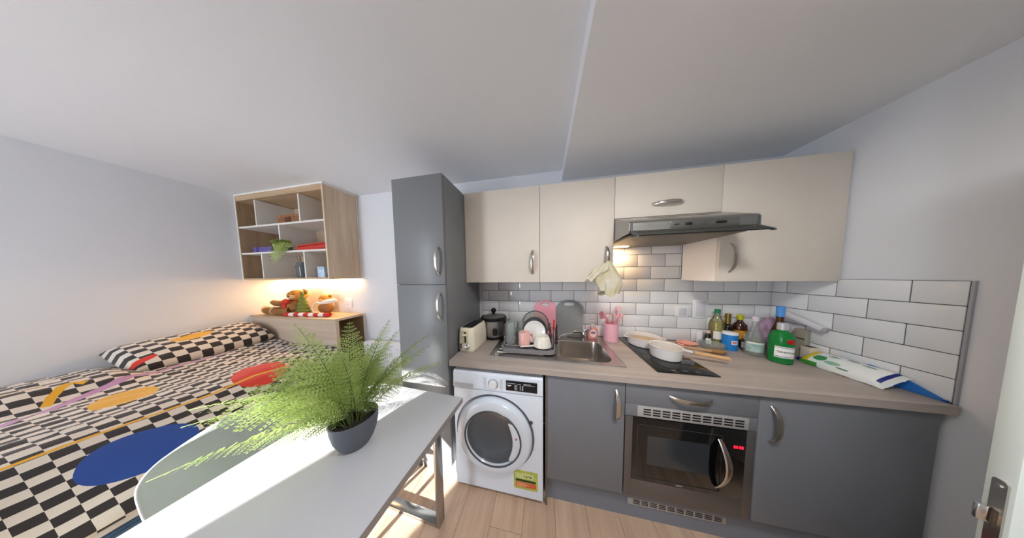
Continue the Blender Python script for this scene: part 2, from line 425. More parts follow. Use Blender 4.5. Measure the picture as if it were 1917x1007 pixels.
solo('gap_shadow_strip', box(BM(), -.0105, -.0005, -.285, -.011, ZU0 + .003, ZU1 - .003), P('gap_shadow_tone', 'a09a92', .6), 'narrow strip coloured as the gap shadow between corner wall cabinet and right wall', 'filler')  # darker strip stands in for the shadow in the gap beside the wall

# cooker hood
hd = thing('cooker_hood', 'stainless steel visor cooker hood under the short cream cabinet', 'cooker hood', (-.90, -.25, 1.69))
HX0, HX1 = -1.2035, -.6
prof = [(-.012, 1.694), (-.012, 1.849), (-.300, 1.849), (-.497, 1.772), (-.507, 1.760), (-.507, 1.716), (-.495, 1.704)]
obj('canopy', prism(BM(), prof, HX0 + .004, HX1 - .004, 'yz'), STEEL, hd)
for xx in (HX0, HX1 - .004): obj('end_cap', prism(BM(), [(y * 1.0 - (0.001 if y < -.4 else 0), z) for y, z in prof], xx, xx + .004, 'yz'), P('hood_side', 'a6a5a2', .4, .6), hd)
cp = obj('control_panel', prism(BM(), rrect(-1.0, -.69, 1.719, 1.758, .006), -.5105, -.5065, 'xz', .001), P('hood_panel', '85847f', .3, .9), hd)
for i, (xx, ww, hh, mt) in enumerate(((-.972, .022, .006, BLACK), (-.915, .03, .014, BLACK), (-.845, .014, .014, DGREY), (-.770, .045, .012, BLACK))):
    obj('switch', box(BM(), xx - ww / 2, xx + ww / 2, -.514, -.5103, 1.738 - hh / 2, 1.738 + hh / 2, .0015), mt, cp)
b = BM()
sl = (1.772 - 1.849) / (-.497 + .300)
for i in range(26):
    xx = -1.03 + i * .0135; y0 = -.372; z0 = 1.849 + (y0 + .300) * sl
    Mx = Matrix.Translation((xx, y0, z0)) @ Matrix.Rotation(math.atan(sl), 4, 'X'); box(b, -.004, .004, -.014, .014, -.001, .0006, M=Mx)
obj('vent_slots', b, BLACK, hd)
for xx, sgn in ((HX0 + .012, 1), (HX1 - .012, -1)):
    b = BM(); prism(b, [(-.505, 1.760), (-.511, 1.760), (-.5135, 1.712), (-.575, 1.679), (-.578, 1.670), (-.568, 1.670), (-.505, 1.703)], xx - .005, xx + .005, 'yz', .001)
    obj('visor_bracket', b, DGREY, hd)
obj('visor', prism(BM(), [(-.500, 1.7035), (-.572, 1.6745), (-.574, 1.6775), (-.502, 1.7065)], HX0 + .02, HX1 - .02, 'yz'), THIN('smoked_glass', 'c9ccc8', .1), hd)
obj('visor_edge', tube(BM(), [(HX0 + .018, -.5735, 1.676), (HX1 - .018, -.5735, 1.676)], .003, 6), BLACK, hd)
b = BM()
for i in range(22):
    yy = -.47 + i * .0208; box(b, HX0 + .02, HX1 - .02, yy, yy + .012, 1.690, 1.6945)
fl_ = obj('grease_filter', b, P('filter_steel', 'a09b93', .4, .9), hd)
obj('filter_bed', box(BM(), HX0 + .012, HX1 - .012, -.488, -.016, 1.6945, 1.6965), DSTEEL, hd)
lampm = P('hood_lamp_diffuser', 'fff0d8', .5, emit='ffc98a', estr=6)
obj('lamp_lens', box(BM(), -1.125, -1.025, -.112, -.068, 1.684, 1.6895, .002), lampm, hd)
ld = bpy.data.lights.new('hood_lamp', 'AREA'); lo = bpy.data.objects.new('hood_lamp', ld); COL.objects.link(lo); lo.parent = hd
ld.shape = 'RECTANGLE'; ld.size = .1; ld.size_y = .04; ld.energy = .9; ld.color = (1.0, .66, .36); lo.location = (-1.075 + .90, -.09 + .25, 1.682 - 1.69)

# base units
def base_cab(name, label, x0, x1, z0=.19):
    t = thing(name, label, 'cabinet', ((x0 + x1) / 2, -.30, 0), group='grey base units')
    b = BM(); th = .017
    box(b, x0, x0 + th, -.580, -.02, .15, .869); box(b, x1 - th, x1, -.580, -.02, .15, .869); box(b, x0 + th, x1 - th, -.58, -.02, .15, .15 + th); box(b, x0 + th, x1 - th, -.04, -.02, .167, .869)
    obj('carcass', b, GREYB, t)
    return t
t = base_cab('base_cabinet', 'grey base cabinet with a single door, right of the washing machine', -1.677, -1.237)
d = obj('door', box(BM(), -1.6655, -1.2385, -.600, -.5815, .192, .868, .0015), GREYB, t); bow_handle(d, (-1.283, -.600, .730), .175)
t = base_cab('base_cabinet', 'grey base cabinet with a wide door in the right corner', -.640, -.030)
d = obj('door', box(BM(), -.6385, -.0315, -.600, -.5815, .192, .868, .0015), GREYB, t); bow_handle(d, (-.592, -.600, .728), .18)
t = base_cab('oven_housing', 'grey base unit with a drawer that houses the built in microwave', -1.2365, -.6405)
d = obj('drawer', box(BM(), -1.2345, -.6425, -.600, -.5815, .7485, .868, .0015), GREYB, t); bow_handle(d, (-.930, -.600, .812), .19, True)
obj('panel', box(BM(), -1.2345, -.6425, -.598, -.5815, .6745, .7465, .001), GREYB, t)
obj('side_panel', box(BM(), -1.6768, -1.667, -.598, -.5815, .0, .868), P('end_panel_brown', '6b625b', .5), root(bpy.data.objects['base_cabinet']))
solo('kickboard', box(BM(), -1.665, -.030, -.556, -.541, .0, .1485), P('kickboard_grey', '7c828d', .4), 'long grey kickboard under the base units', 'kickboard')
VENT = P('vent_aluminium', 'b9b8b8', .45, .3)
def vent(x0, x1, z0, z1, y, label, par=None):
    v = thing('vent_grille', label, 'vent', ((x0 + x1) / 2, y, z0), group='slotted vent grilles')
    obj('face', box(BM(), x0, x1, y - .005, y, z0, z1, .001), VENT, v)
    n = 10; w = (x1 - x0) * .92 / n; xa = x0 + (x1 - x0) * .05
    o = None
    for i in range(n):
        for j in range(3):
            zz = z0 + (z1 - z0) * (.27 + .23 * j)
            if o is None:
                o = obj('slot', box(BM(), -w * .40, w * .40, -.0056, -.0045, -(z1 - z0) * .062, (z1 - z0) * .062), BLACK, v, True); c = o
            else: c = dup(o, v)
            c.location = (xa + w * (i + .5) - (x0 + x1) / 2, 0, zz - z0)
vent(-1.176, -.680, .680, .741, -.5985, 'silver slotted grille between the drawer and the microwave')
vent(-1.190, -.703, .086, .131, -.5565, 'silver slotted grille in the plinth below the microwave')
mw = thing('microwave_oven', 'built in black glass microwave with curved steel handle and red display', 'microwave', (-.938, -.45, .20))
MWF = P('microwave_frame', '74706e', .35, .6)
obj('cavity', box(BM(), -1.215, -.66, -.560, -.10, .215, .66), BLACK, mw)
b = BM()
for q in ((-1.2325, -1.195, .192, .672), (-.681, -.6445, .192, .672), (-1.195, -.681, .192, .296)): box(b, q[0], q[1], -.600, -.565, q[2], q[3], .001)
obj('frame', b, MWF, mw)
dd = obj('door', box(BM(), -1.1945, -.6815, -.601, -.568, .2965, .672, .002), BLACKGL, mw, label='black glass front')
obj('door_window', box(BM(), -1.121, -.833, -.6018, -.600, .402, .572, .0004, 1), P('microwave_window', '2f353b', .12, coat=.5), dd)
b = BM(); plate_hole(b, rrect(-1.172, -.78, .318, .634, .004), rrect(-1.169, -.783, .321, .631, .004), -.6022, -.6005); obj('door_trim', b, P('trim_dark', '33383b', .3), dd)
hp = []
for i in range(15):
    tt = i / 14; hp.append((-.796 + .016 * math.sin(PI * tt), -.603 - .036 * math.sin(PI * tt) ** .8, .346 + .27 * tt))
b = BM(); tube(b, hp, [.55 + .45 * math.sin(PI * i / 14) for i in range(15)], 10, w=(.019, .009)); obj('handle', b, NICKEL, mw, label='curved steel handle')
lm = P('red_led', '400000', .4, emit='ff1020', estr=3.5)
for i in range(4):
    xx = -.732 + i * .0098 + (.003 if i > 1 else 0)
    b = BM(); plate_hole(b, [(xx, .575), (xx + .0065, .575), (xx + .0065, .588), (xx, .588)], [(xx + .002, .577), (xx + .0045, .577), (xx + .0045, .586), (xx + .002, .586)], -.6024, -.6012); box(b, xx, xx + .0065, -.6024, -.6012, .5805, .5825)
    obj('display_digit', b, lm, mw)
obj('logo_mark', box(BM(), -.975, -.945, -.6016, -.6008, .306, .312), P('logo_grey', '9b9b9b', .4), mw)

# worktop with sink cut-out
ZW = .910
SX0, SX1, SY0, SY1 = -1.605, -1.245, -.492, -.148          # bowl opening
b = BM()
wx0, wx1, wy0, wy1 = -2.307, -.0105, -.618, -.0095
box(b, wx0, SX0 - .004, wy0 + .0, wy1, .872, ZW, .0015, 1); box(b, SX1 + .004, wx1, wy0, wy1, .872, ZW, .0015, 1)
box(b, SX0 - .006, SX1 + .006, wy0, SY0 - .004, .872, ZW, .0015, 1); box(b, SX0 - .006, SX1 + .006, SY1 + .004, wy1, .872, ZW, .0015, 1)
solo('worktop', b, WORKT, 'long grey wood effect laminate worktop along the back wall', 'worktop')
sk = thing('sink', 'stainless steel inset sink with drainer left of the hob', 'sink', (-1.63, -.28, ZW))
RX0, RX1, RY0, RY1 = -2.060, -1.198, -.520, -.030
b = BM(); n = 5
inner = rrect(SX0 + .004, SX1 - .004, SY0 + .004, SY1 - .004, .07, n)
outr = []
# outer outline with the same vertex count as the bowl opening (bowl side only)
outr = rrect(SX0 - .05, RX1, RY0, RY1, .004, n)
plate_hole(b, outr, inner, ZW + .0003, ZW + .004, 'xy')
t_ = bmesh.new(); prev = None
for k, (ins, dz) in enumerate(((0, .004), (.002, -.004), (.008, -.10), (.02, -.135), (.05, -.15))):
    ol = rrect(SX0 + .004 + ins, SX1 - .004 - ins, SY0 + .004 + ins, SY1 - .004 - ins, max(.07 - ins * .4, .02), n)
    ring = [t_.verts.new((p[0], p[1], ZW + dz)) for p in ol]
    if prev:
        for i in range(len(ring)): t_.faces.new((prev[i], prev[(i + 1) % len(ring)], ring[(i + 1) % len(ring)], ring[i]))
    prev = ring
t_.faces.new(prev); merge(b, t_)
obj('bowl', b, SINKST, sk)
obj('waste', lathe(BM(), [(0, .001), (.035, .001), (.04, .003), (.04, 0)], 24, (-1.42, -.32, ZW - .151)), CHROME, sk)
dbd = obj('drainer', box(BM(), RX0, SX0 - .05, RY0, RY1, ZW + .0003, ZW + .004, .001, 1), SINKST, sk)
for i in range(8):
    yy = -.455 + i * .052; obj('drainer_rib', box(BM(), RX0 + .04, SX0 - .08, yy, yy + .014, ZW + .0035, ZW + .0075, .0018, 2), SINKST, dbd)
b = BM()
tube(b, [(p[0], p[1], ZW + .004) for p in ((RX0, RY0), (RX1, RY0), (RX1, RY1), (RX0, RY1))], .003, 6, True); obj('rim', b, CHROME, sk)
tp = thing('sink_tap', 'chrome mixer tap at the back of the sink with its spout turned left', 'tap', (-1.350, -.103, ZW + .004))
b = BM(); lathe(b, [(0, 0), (.026, 0), (.026, .006), (.02, .012), (.02, .05), (.017, .062), (0, .066)], 20); obj('tap_body', b, CHROME, tp, True)
b = BM(); pts = [(0, 0, .045), (-.03, -.012, .066), (-.09, -.035, .072), (-.16, -.062, .060), (-.205, -.08, .045), (-.213, -.083, .03)]
tube(b, pts, [.011, .011, .0105, .010, .0105, .011], 10); obj('spout', b, CHROME, tp, True)
b = BM(); tube(b, [(0, 0, .06), (.012, -.004, .085), (.06, -.012, .10)], [.008, .007, .006], 8); obj('lever', b, CHROME, tp, True)

# hob
hb = thing('hob', 'black glass two zone hob set in the worktop', 'hob', (-.90, -.28, ZW))
obj('glass_plate', box(BM(), -1.052, -.755, -.545, -.025, ZW, ZW + .006, .0015), BLACKGL, hb)
RING = P('hob_ring', '3c3c40', .3)
for cx, cy, r in ((-.905, -.150, .085), (-.905, -.355, .07)):
    b = BM(); plate_hole(b, [(cx + r * math.cos(a * PI / 20), cy + r * math.sin(a * PI / 20)) for a in range(40)], [(cx + (r - .003) * math.cos(a * PI / 20), cy + (r - .003) * math.sin(a * PI / 20)) for a in range(40)], ZW + .0058, ZW + .0063, 'xy'); obj('zone_ring', b, RING, hb)
for i in range(3): obj('touch_key', box(BM(), -.97 + i * .06, -.945 + i * .06, -.525, -.51, ZW + .0058, ZW + .0063), RING, hb)

# washing machine
WM = P('washer_white', 'e0e9f5', .28)
wm = thing('washing_machine', 'white front loading washing machine between the larder cabinet and base units', 'washing machine', (-1.99, -.31, 0))
b = BM()
box(b, -2.288, -1.690, -.585, -.06, .012, .842, .012, 3); obj('body', b, WM, wm)
for xx in (-2.25, -1.73):
    for yy in (-.55, -.1): obj('foot', lathe(BM(), [(0, 0), (.02, 0), (.02, .013), (0, .013)], 12, (xx, yy, 0)), BLACK, wm)
# front fascia with door recess: ring and plate
DCX, DCZ, DR = -2.008, .438, .252
b = BM(); nn = 48
wang = [2 * PI * i / nn for i in range(nn)]
for cxx, czz in ((-2.284, .03), (-1.694, .03), (-2.284, .722), (-1.694, .722)):
    ca_ = math.atan2(czz - DCZ, cxx - DCX) % (2 * PI); wang[min(range(nn), key=lambda q: abs(wang[q] - ca_))] = ca_
circ = [(DCX + (DR + .012) * math.cos(a), DCZ + (DR + .012) * math.sin(a)) for a in wang]
def clampbox(p, x0, x1, z0, z1):
    dx, dz = p[0] - DCX, p[1] - DCZ; k = 1e9
    if dx > 1e-6: k = min(k, (x1 - DCX) / dx)
    if dx < -1e-6: k = min(k, (x0 - DCX) / dx)
    if dz > 1e-6: k = min(k, (z1 - DCZ) / dz)
    if dz < -1e-6: k = min(k, (z0 - DCZ) / dz)
    return (DCX + dx * k, DCZ + dz * k)
outl = [clampbox(p, -2.284, -1.694, .03, .722) for p in circ]
plate_hole(b, outl, circ, -.606, -.586); obj('front_panel', b, WM, wm)
b = BM(); prism(b, [(-.586, .724), (-.606, .724), (-.612, .735), (-.607, .828), (-.595, .842), (-.586, .842)], -2.286, -1.692, 'yz', .002); fas = obj('control_fascia', b, WM, wm)
obj('door_recess', lathe(BM(), [(DR + .0115, 0), (DR + .0115, .018), (.2, .018)], 48, (DCX, -.606, DCZ), Matrix.Rotation(-PI / 2, 4, 'X')), P('washer_recess', 'b5b8be', .4), wm)
# big round door ring: lathe around -y axis
Mr = Matrix.Rotation(PI / 2, 4, 'X')
b = BM(); lathe(b, [(.172, -.02), (.172, .030), (.18, .043), (.205, .047), (.235, .038), (.247, .022), (.250, .0), (.246, -.008), (.172, -.02)], 64, (DCX, -.606, DCZ), Mr)
dring = obj('door', b, P('washer_door_white', 'dae4f0', .22, coat=.3), wm, label='round white door')
b = BM(); lathe(b, [(.176, .0435), (.180, .0475), (.186, .0475), (.188, .045)], 64, (DCX, -.606, DCZ), Mr); obj('door_glass_rim', b, P('washer_rim_grey', '5a6068', .3, .5), dring)
b = BM(); lathe(b, [(0, .004), (.06, .010), (.12, .020), (.165, .032), (.1715, .034)], 56, (DCX, -.606, DCZ), Mr)
obj('door_glass', b, P('washer_glass', 'a9b1ba', .06, trans=.8, ior=1.15), dring)
b = BM(); lathe(b, [(.17, -.012), (.15, .16), (.0, .18)], 48, (DCX, -.606, DCZ), Matrix.Rotation(-PI / 2, 4, 'X')); obj('drum', b, P('drum_steel', 'b4b8bf', .4, .5), wm)
b = BM()   # grip panel filling the right of the port
ol = []
for i in range(13):
    a = math.radians(-42 + 84 * i / 12); ol.append((DCX + .178 * math.cos(a), DCZ + .178 * math.sin(a)))
for i in range(9):
    a = i / 8; ol.append((DCX + .105 + .028 * math.sin(PI * a) - .0 * a, DCZ + .119 - .238 * a))
prism(b, ol, -.652, -.640, 'xz', .002); obj('door_grip', b, P('washer_door_white', ''), dring)
b = BM(); ball(b, (DCX + .155, -.653, DCZ + .03), .006, .003, .006); obj('indicator_dot', b, P('dot_red', 'b8434a', .4), dring)
obj('latch_eye', lathe(BM(), [(0, 0), (.011, 0), (.011, .004), (0, .004)], 16, (-1.765, -.607, .55), Mr), DGREY, wm)
b = BM(); box(b, -2.283, -2.118, -.6165, -.606, .733, .826, .005, 2); dw = obj('detergent_drawer', b, WM, wm)
b = BM(); box(b, -2.272, -2.14, -.618, -.6155, .742, .765, .004, 2); obj('drawer_grip', b, P('washer_grey', 'b9bcc4', .35), dw)
dl = obj('programme_dial', lathe(BM(), [(0, .022), (.022, .022), (.026, .018), (.028, .002), (.031, .0), (.031, -.004)], 32, (-2.006, -.610, .776), Mr), P('dial_white', 'e3e6ec', .2, coat=.5), fas)
obj('dial_ring', lathe(BM(), [(.0295, .004), (.033, .004), (.033, -.001), (.0295, -.001)], 32, (-2.006, -.610, .776), Mr), CHROME, dl)
MARK = P('print_grey', '8b8f98', .5)
for i in range(6):
    for s_ in (-1, 1):
        xx = -2.006 + s_ * .055; zz = .744 + i * .0125; obj('programme_mark', box(BM(), xx - .009, xx + .009, -.6118, -.6105, zz, zz + .0018), MARK, fas)
dsp = obj('display', box(BM(), -1.921, -1.726, -.6145, -.609, .748, .811, .001), P('display_black', '15171c', .12), fas)
WPR = P('print_white', 'd9dde2', .5)
for (x0, x1, z0, z1) in ((-1.915, -1.86, .7945, .7965), (-1.85, -1.825, .7935, .7955), (-1.81, -1.765, .797, .7995), (-1.81, -1.74, .791, .7925), (-1.915, -1.885, .781, .784), (-1.908, -1.893, .776, .780), (-1.853, -1.850, .755, .788), (-1.832, -1.829, .755, .788)):
    obj('display_print', box(BM(), x0, x1, -.6149, -.6143, z0, z1), WPR, dsp)
for i in range(6):
    for xx in (-1.866, -1.820): obj('display_print', box(BM(), xx, xx + .008, -.6149, -.6143, .756 + i * .0055, .7585 + i * .0055), WPR, dsp)
st = obj('energy_sticker', prism(BM(), rrect(-1.879, -1.724, .085, .215, .008), -.6068, -.6058), P('sticker_yellow_green', 'c3cf63', .5, var=.25, vscale=30), wm, label='yellow green sticker with orange panel')
obj('sticker_band', box(BM(), -1.866, -1.737, -.6073, -.6066, .138, .153), P('sticker_dark', '2f3a26', .5), st)
obj('sticker_panel', box(BM(), -1.866, -1.734, -.6073, -.6066, .101, .133), P('sticker_orange', 'd9663f', .5), st)
for i in range(3): obj('sticker_print', box(BM(), -1.858, -1.80 + .02 * (i % 2), -.6076, -.6072, .107 + i * .008, .110 + i * .008), P('sticker_pale', 'eec9a0', .5), st)
obj('sticker_light', box(BM(), -1.866, -1.75, -.6073, -.6066, .160, .196), P('sticker_pale_green', 'd3da92', .5), st)
for i in range(4): obj('sticker_print', box(BM(), -1.812 + i * .013, -1.804 + i * .013, -.6076, -.6072, .176 - (i % 2) * .006, .181), P('sticker_dark', ''), st)

# ------------------------------------------------------------------ wall sockets
def socket(label, x0, x1, z0, z1, y=-.0087, gangs=1, group='white wall sockets'):
    s = thing('wall_socket', label, 'socket', ((x0 + x1) / 2, y, z0), group=group)
    pl = obj('plate', box(BM(), x0, x1, y - .009, y, z0, z1, .003), WHITEPL, s)
    w = (x1 - x0) / gangs
    for g in range(gangs):
        cx = x0 + w * (g + .5); cz = (z0 + z1) / 2
        obj('rocker_switch', box(BM(), cx + w * .18, cx + w * .30, y - .012, y - .0085, cz + .008, cz + .026, .001), WHITEPL, s)
        for dx, dz in ((0, .014), (-.011, -.012), (.011, -.012)): obj('pin_hole', box(BM(), cx + dx - .0025, cx + dx + .0025, y - .0094, y - .0088, cz + dz - .004, cz + dz + .004), DGREY, s)
def spur(label, x0, x1, z0, z1, y=-.0087):
    s = thing('wall_switch', label, 'switch', ((x0 + x1) / 2, y, z0))
    obj('plate', box(BM(), x0, x1, y - .009, y, z0, z1, .003), WHITEPL, s)
    obj('rocker_switch', box(BM(), x0 + .018, x1 - .014, y - .0125, y - .0085, z0 + .012, z1 - .012, .002), P('rocker_grey', 'd0d2da', .35), s)
spur('white wall switch on the tiles above the pans', -.625, -.537, 1.114, 1.200)
spur('tall white switch plate on the tiles above the oil bottle', -.507, -.408, 1.110, 1.256)
socket('double socket on the wall behind the toys', -4.40, -4.225, 1.09, 1.215, -.001, 2)
socket('single socket on the wall right of the toys', -4.06, -3.945, 1.10, 1.215, -.001, 1)

# radiator left of the larder cabinet
rd = thing('radiator', 'low white panel radiator on the wall left of the larder cabinet', 'radiator', (-3.24, -.055, .12))
obj('panel', box(BM(), -3.70, -2.78, -.095, -.080, .14, .735, .004), WHITEPL, rd)
rb = None
for i in range(26):
    if rb is None: rb = obj('rib', box(BM(), -.009, .009, -.004, .004, .03, .565, .003), WHITEPL, rd, True); c = rb
    else: c = dup(rb, rd)
    c.location = (-.43 + i * .0344, -.041, 0)
obj('top_grille', box(BM(), -3.70, -2.78, -.08, -.02, .725, .738, .002), WHITEPL, rd)
for xx in (-3.5, -3.0): obj('bracket', box(BM(), xx - .02, xx + .02, -.081, -.001, .12, .70), WHITEPL, rd)

# ------------------------------------------------------------------ wall shelf over the bed
WEDGE = P('white_edging', 'ecebe8', .45)
SHW = P('shelf_white', 'dcd9d4', .5)
sh = thing('wall_shelf', 'oak wall shelf with open compartments hung in the corner over the bed', 'shelf', (-4.41, -.15, 1.452))
sx0, sx1, sy0, sz0, sz1 = -5.036, -3.775, -.305, 1.452, 2.387
obj('side_panel', box(BM(), sx1 - .020, sx1, sy0, -.002, sz0, sz1), OAK, sh)
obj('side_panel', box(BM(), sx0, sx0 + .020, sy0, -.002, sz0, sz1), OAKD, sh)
obj('bottom_board', box(BM(), sx0 + .02, sx1 - .02, sy0, -.002, sz0, sz0 + .018), OAKX, sh)
obj('top_board', box(BM(), sx0 + .02, sx1 - .02, sy0 + .02, -.002, sz1 - .02, sz1), OAKX, sh)
obj('fascia', box(BM(), sx0 + .02, sx1 - .02, sy0, sy0 + .018, 2.320, sz1), OAKX, sh)
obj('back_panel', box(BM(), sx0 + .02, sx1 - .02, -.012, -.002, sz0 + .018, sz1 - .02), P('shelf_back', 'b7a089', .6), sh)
obj('inner_top', box(BM(), sx0 + .02, sx1 - .02, sy0 + .018, -.012, 2.320, 2.336), OAKX, sh)
Z1, Z2 = 2.033, 1.745
for z in (Z1, Z2): obj('shelf_board', box(BM(), sx0 + .02, sx1 - .02, sy0 + .002, -.012, z - .009, z + .009), SHW, sh)
for xx, za, zb_ in ((-4.735, Z1, 2.32), (-4.105, Z1, 2.32), (-4.410, Z2, Z1), (-4.708, sz0, Z2), (-4.092, sz0, Z2)):
    obj('divider', box(BM(), xx - .008, xx + .008, sy0 + .003, -.012, za + .0095, zb_ - .0095), SHW, sh)
b = BM(); e = .012
box(b, sx0, sx1 + .002, sy0 - .003, sy0, sz1 - e, sz1 + .001); box(b, sx0, sx0 + e, sy0 - .003, sy0, sz0, sz1 - e)
box(b, sx1, sx1 + .003, sy0, -.002, sz1 - e, sz1 + .001); box(b, sx1, sx1 + .003, -.012, -.002, sz0, sz1 - e)
obj('edging', b, WEDGE, sh)
led = P('led_strip', 'ffffff', .5, emit='ffcf8c', estr=18)
ls = thing('led_strip', 'lit warm LED strip under the wall shelf', 'light', (-4.41, -.03, 1.44))
obj('diffuser', box(BM(), -5.02, -3.785, -.026, -.012, 1.4445, 1.4515), led, ls)
ld = bpy.data.lights.new('led_strip_light', 'AREA'); lo = bpy.data.objects.new('led_strip_light', ld); COL.objects.link(lo); lo.parent = ls
ld.shape = 'RECTANGLE'; ld.size = 1.22; ld.size_y = .015; ld.energy = 4.2; ld.color = (1.0, .64, .30); lo.location = (0, .006, 1.443 - 1.44)

# things on the shelf
bx = thing('storage_box', 'small brown patterned box in the upper middle shelf compartment', 'box', (-4.36, -.17, Z1 + .009))
obj('carton', box(BM(), -4.52, -4.20, -.25, -.09, Z1 + .0095, Z1 + .085, .002), P('brown_box', '9a6a43', .6, col2='6f452a', vscale=25), bx)
obj('lid', box(BM(), -4.523, -4.197, -.253, -.087, Z1 + .085, Z1 + .11, .002), P('brown_lid', 'a3714a', .6, col2='6b3f26', vscale=40), bx)
obj('front_motif', box(BM(), -4.40, -4.33, -.2545, -.2525, Z1 + .03, Z1 + .085), P('motif', '5b2f1c', .6), bx)
t = thing('document_box', 'flat purple box file lying in the left shelf compartment', 'box', (-4.72, -.16, Z2 + .009))
PUR = P('purple_card', '6b5c9e', .5)
obj('box_body', box(BM(), -4.93, -4.44, -.26, -.06, Z2 + .0095, Z2 + .075, .004), PUR, t)
obj('lid_line', box(BM(), -4.932, -4.438, -.2615, -.26, Z2 + .052, Z2 + .055), P('purple_dark', '4a3f78', .5), t)
obj('strap', box(BM(), -4.87, -4.845, -.263, -.058, Z2 + .0095, Z2 + .0765), P('purple_dark', ''), t)
t = thing('folder', 'red cloth folder lying in the right shelf compartment above the vase', 'folder', (-4.04, -.17, Z2 + .009))
b = BM(); Mx = Matrix.Translation((-4.06, -.165, Z2 + .012)) @ Matrix.Rotation(math.radians(-3), 4, 'Y')
box(b, -.20, .20, -.10, .10, 0, .05, .012, 3, M=Mx); obj('folder_body', b, P('red_cloth', 'c63a2a', .7, var=.2, vscale=12), t)
b = BM(); box(b, -.19, .205, -.103, .095, .05, .066, .006, 2, M=Mx); obj('folded_flap', b, P('red_cloth', ''), t)
t = solo('framed_card', box(BM(), -4.02, -3.83, -.035, -.022, Z2 + .0095, Z2 + .235, .002), P('dark_card', '5a554f', .5), 'dark upright card behind the red folder on the shelf', 'card')
def frond(b, pts, n, width, seed, leaf=8, droop=.25):
    """fern frond: paired pinnae along the rachis, each a spine of small paired leaflets"""
    rnd = random.Random(seed); P_ = [Vector(p) for p in pts]
    def at(t):
        k = max(0, min(1, t)) * (len(P_) - 1); i = min(int(k), len(P_) - 2); f = k - i; return P_[i].lerp(P_[i + 1], f)
    for k in range(n):
        t = .13 + .87 * (k + .3) / n; p = at(t); tg = (at(t + .03) - at(t - .03)).normalized()
        side = tg.cross(Vector((0, 0, 1)))
        if side.length < .15: side = tg.cross(Vector((.6, -.8, 0)))
        side.normalize(); nr = side.cross(tg).normalized()
        prof = max(.10, min(1.0, (1.03 - t) * 2.3) ** .9 * min(1, .45 + t * 1.6))
        for s in (-1, 1):
            w = width * prof * rnd.uniform(.85, 1.1)
            d = (side * s + tg * rnd.uniform(.35, .6) + nr * rnd.uniform(-.18, .18)).normalized()
            nn_ = (nr + side * s * rnd.uniform(-.5, .5) + tg * rnd.uniform(-.3, .3)).normalized()
            e = d.cross(nn_).normalized(); m_ = max(3, int(leaf * (.35 + .65 * prof)))
            for j in range(m_):
                u_ = (j + .4) / m_; c0 = p + d * w * u_ - nr * droop * w * u_ ** 2
                ll = (.003 + .014 * prof) * (1.08 - .66 * u_); lw = w / m_ * .44
                for s2 in (-1, 1):
                    ld = (e * s2 + d * .55).normalized()
                    v0 = b.verts.new(c0 - d * lw * .6); v1 = b.verts.new(c0 + ld * ll * .55 - d * lw); v2 = b.verts.new(c0 + ld * ll); v3 = b.verts.new(c0 + ld * ll * .5 + d * lw)
                    b.faces.new((v0, v1, v2, v3) if s2 > 0 else (v3, v2, v1, v0))
    return b
FERN = P('fern_green', 'a6ba6c', .5, col2='7d9a4e', vscale=14)
k = N(FERN); bs = k.n['Principled BSDF']; tr = k.new('ShaderNodeBsdfTranslucent'); tr.inputs[0].default_value = lin('bccb7c') + (1,)
mx = k.new('ShaderNodeMixShader'); mx.inputs[0].default_value = .38; k.l.new(bs.outputs[0], mx.inputs[1]); k.l.new(tr.outputs[0], mx.inputs[2]); k.l.new(mx.outputs[0], k.n['Material Output'].inputs['Surface'])
STEM = P('fern_stem', '4d5a2c', .55)
v = thing('glass_vase', 'grey glass vase with dry stems on the lower shelf', 'vase', (-4.30, -.20, sz0 + .0185))
obj('vase', lathe(BM(), [(0, 0), (.05, 0), (.055, .02), (.06, .12), (.05, .17), (.045, .17), (.05, .12), (.045, .02), (0, .012)], 24), THIN('grey_glass', '7f8384', .5), v, True)
for i in range(6):
    a = i * 1.05; b = BM(); tube(b, [(.01 * math.cos(a), .01 * math.sin(a), .02), (.02 * math.cos(a), .02 * math.sin(a), .14), (.05 * math.cos(a), .04 * math.sin(a), .235)], [.003, .003, .002], 5); obj('dry_stem', b, P('dry_stem', '6b6254', .8), v, True)
v = thing('trailing_plant', 'small green plant trailing over the front of the middle shelf board', 'plant', (-4.375, -.262, Z2 + .0095))
obj('pot', lathe(BM(), [(0, 0), (.026, 0), (.032, .05), (.028, .05), (0, .045)], 20), P('small_pot', '6d6a60', .6), v, True)
for i in range(14):
    rn = random.Random(i); sx_ = rn.uniform(-.075, .075); dn = rn.uniform(-.16, .02) if i < 11 else .10
    pts = [(0, 0, .045), (sx_ * .35, -.03, .10), (sx_ * .7, -.062, .105), (sx_, -.084, .03 + dn * .5), (sx_ * 1.1, -.088, dn)]
    b = BM(); frond(b, pts, 13, .075, i, 4); obj('leaf_spray', b, P('trailing_leaf', 'a3b263', .5), v, True)
t = thing('gift_tin', 'small blue and white patterned tin in the lower right shelf compartment', 'tin', (-3.925, -.24, sz0 + .018))
obj('tin', box(BM(), -3.97, -3.88, -.28, -.20, sz0 + .0185, sz0 + .115, .004), P('blue_pattern', '7fb2d8', .4, col2='dfe6ea', vscale=60), t)
obj('lid', box(BM(), -3.972, -3.878, -.282, -.198, sz0 + .115, sz0 + .13, .003), P('tin_lid', 'c9d4da', .35, .6), t)

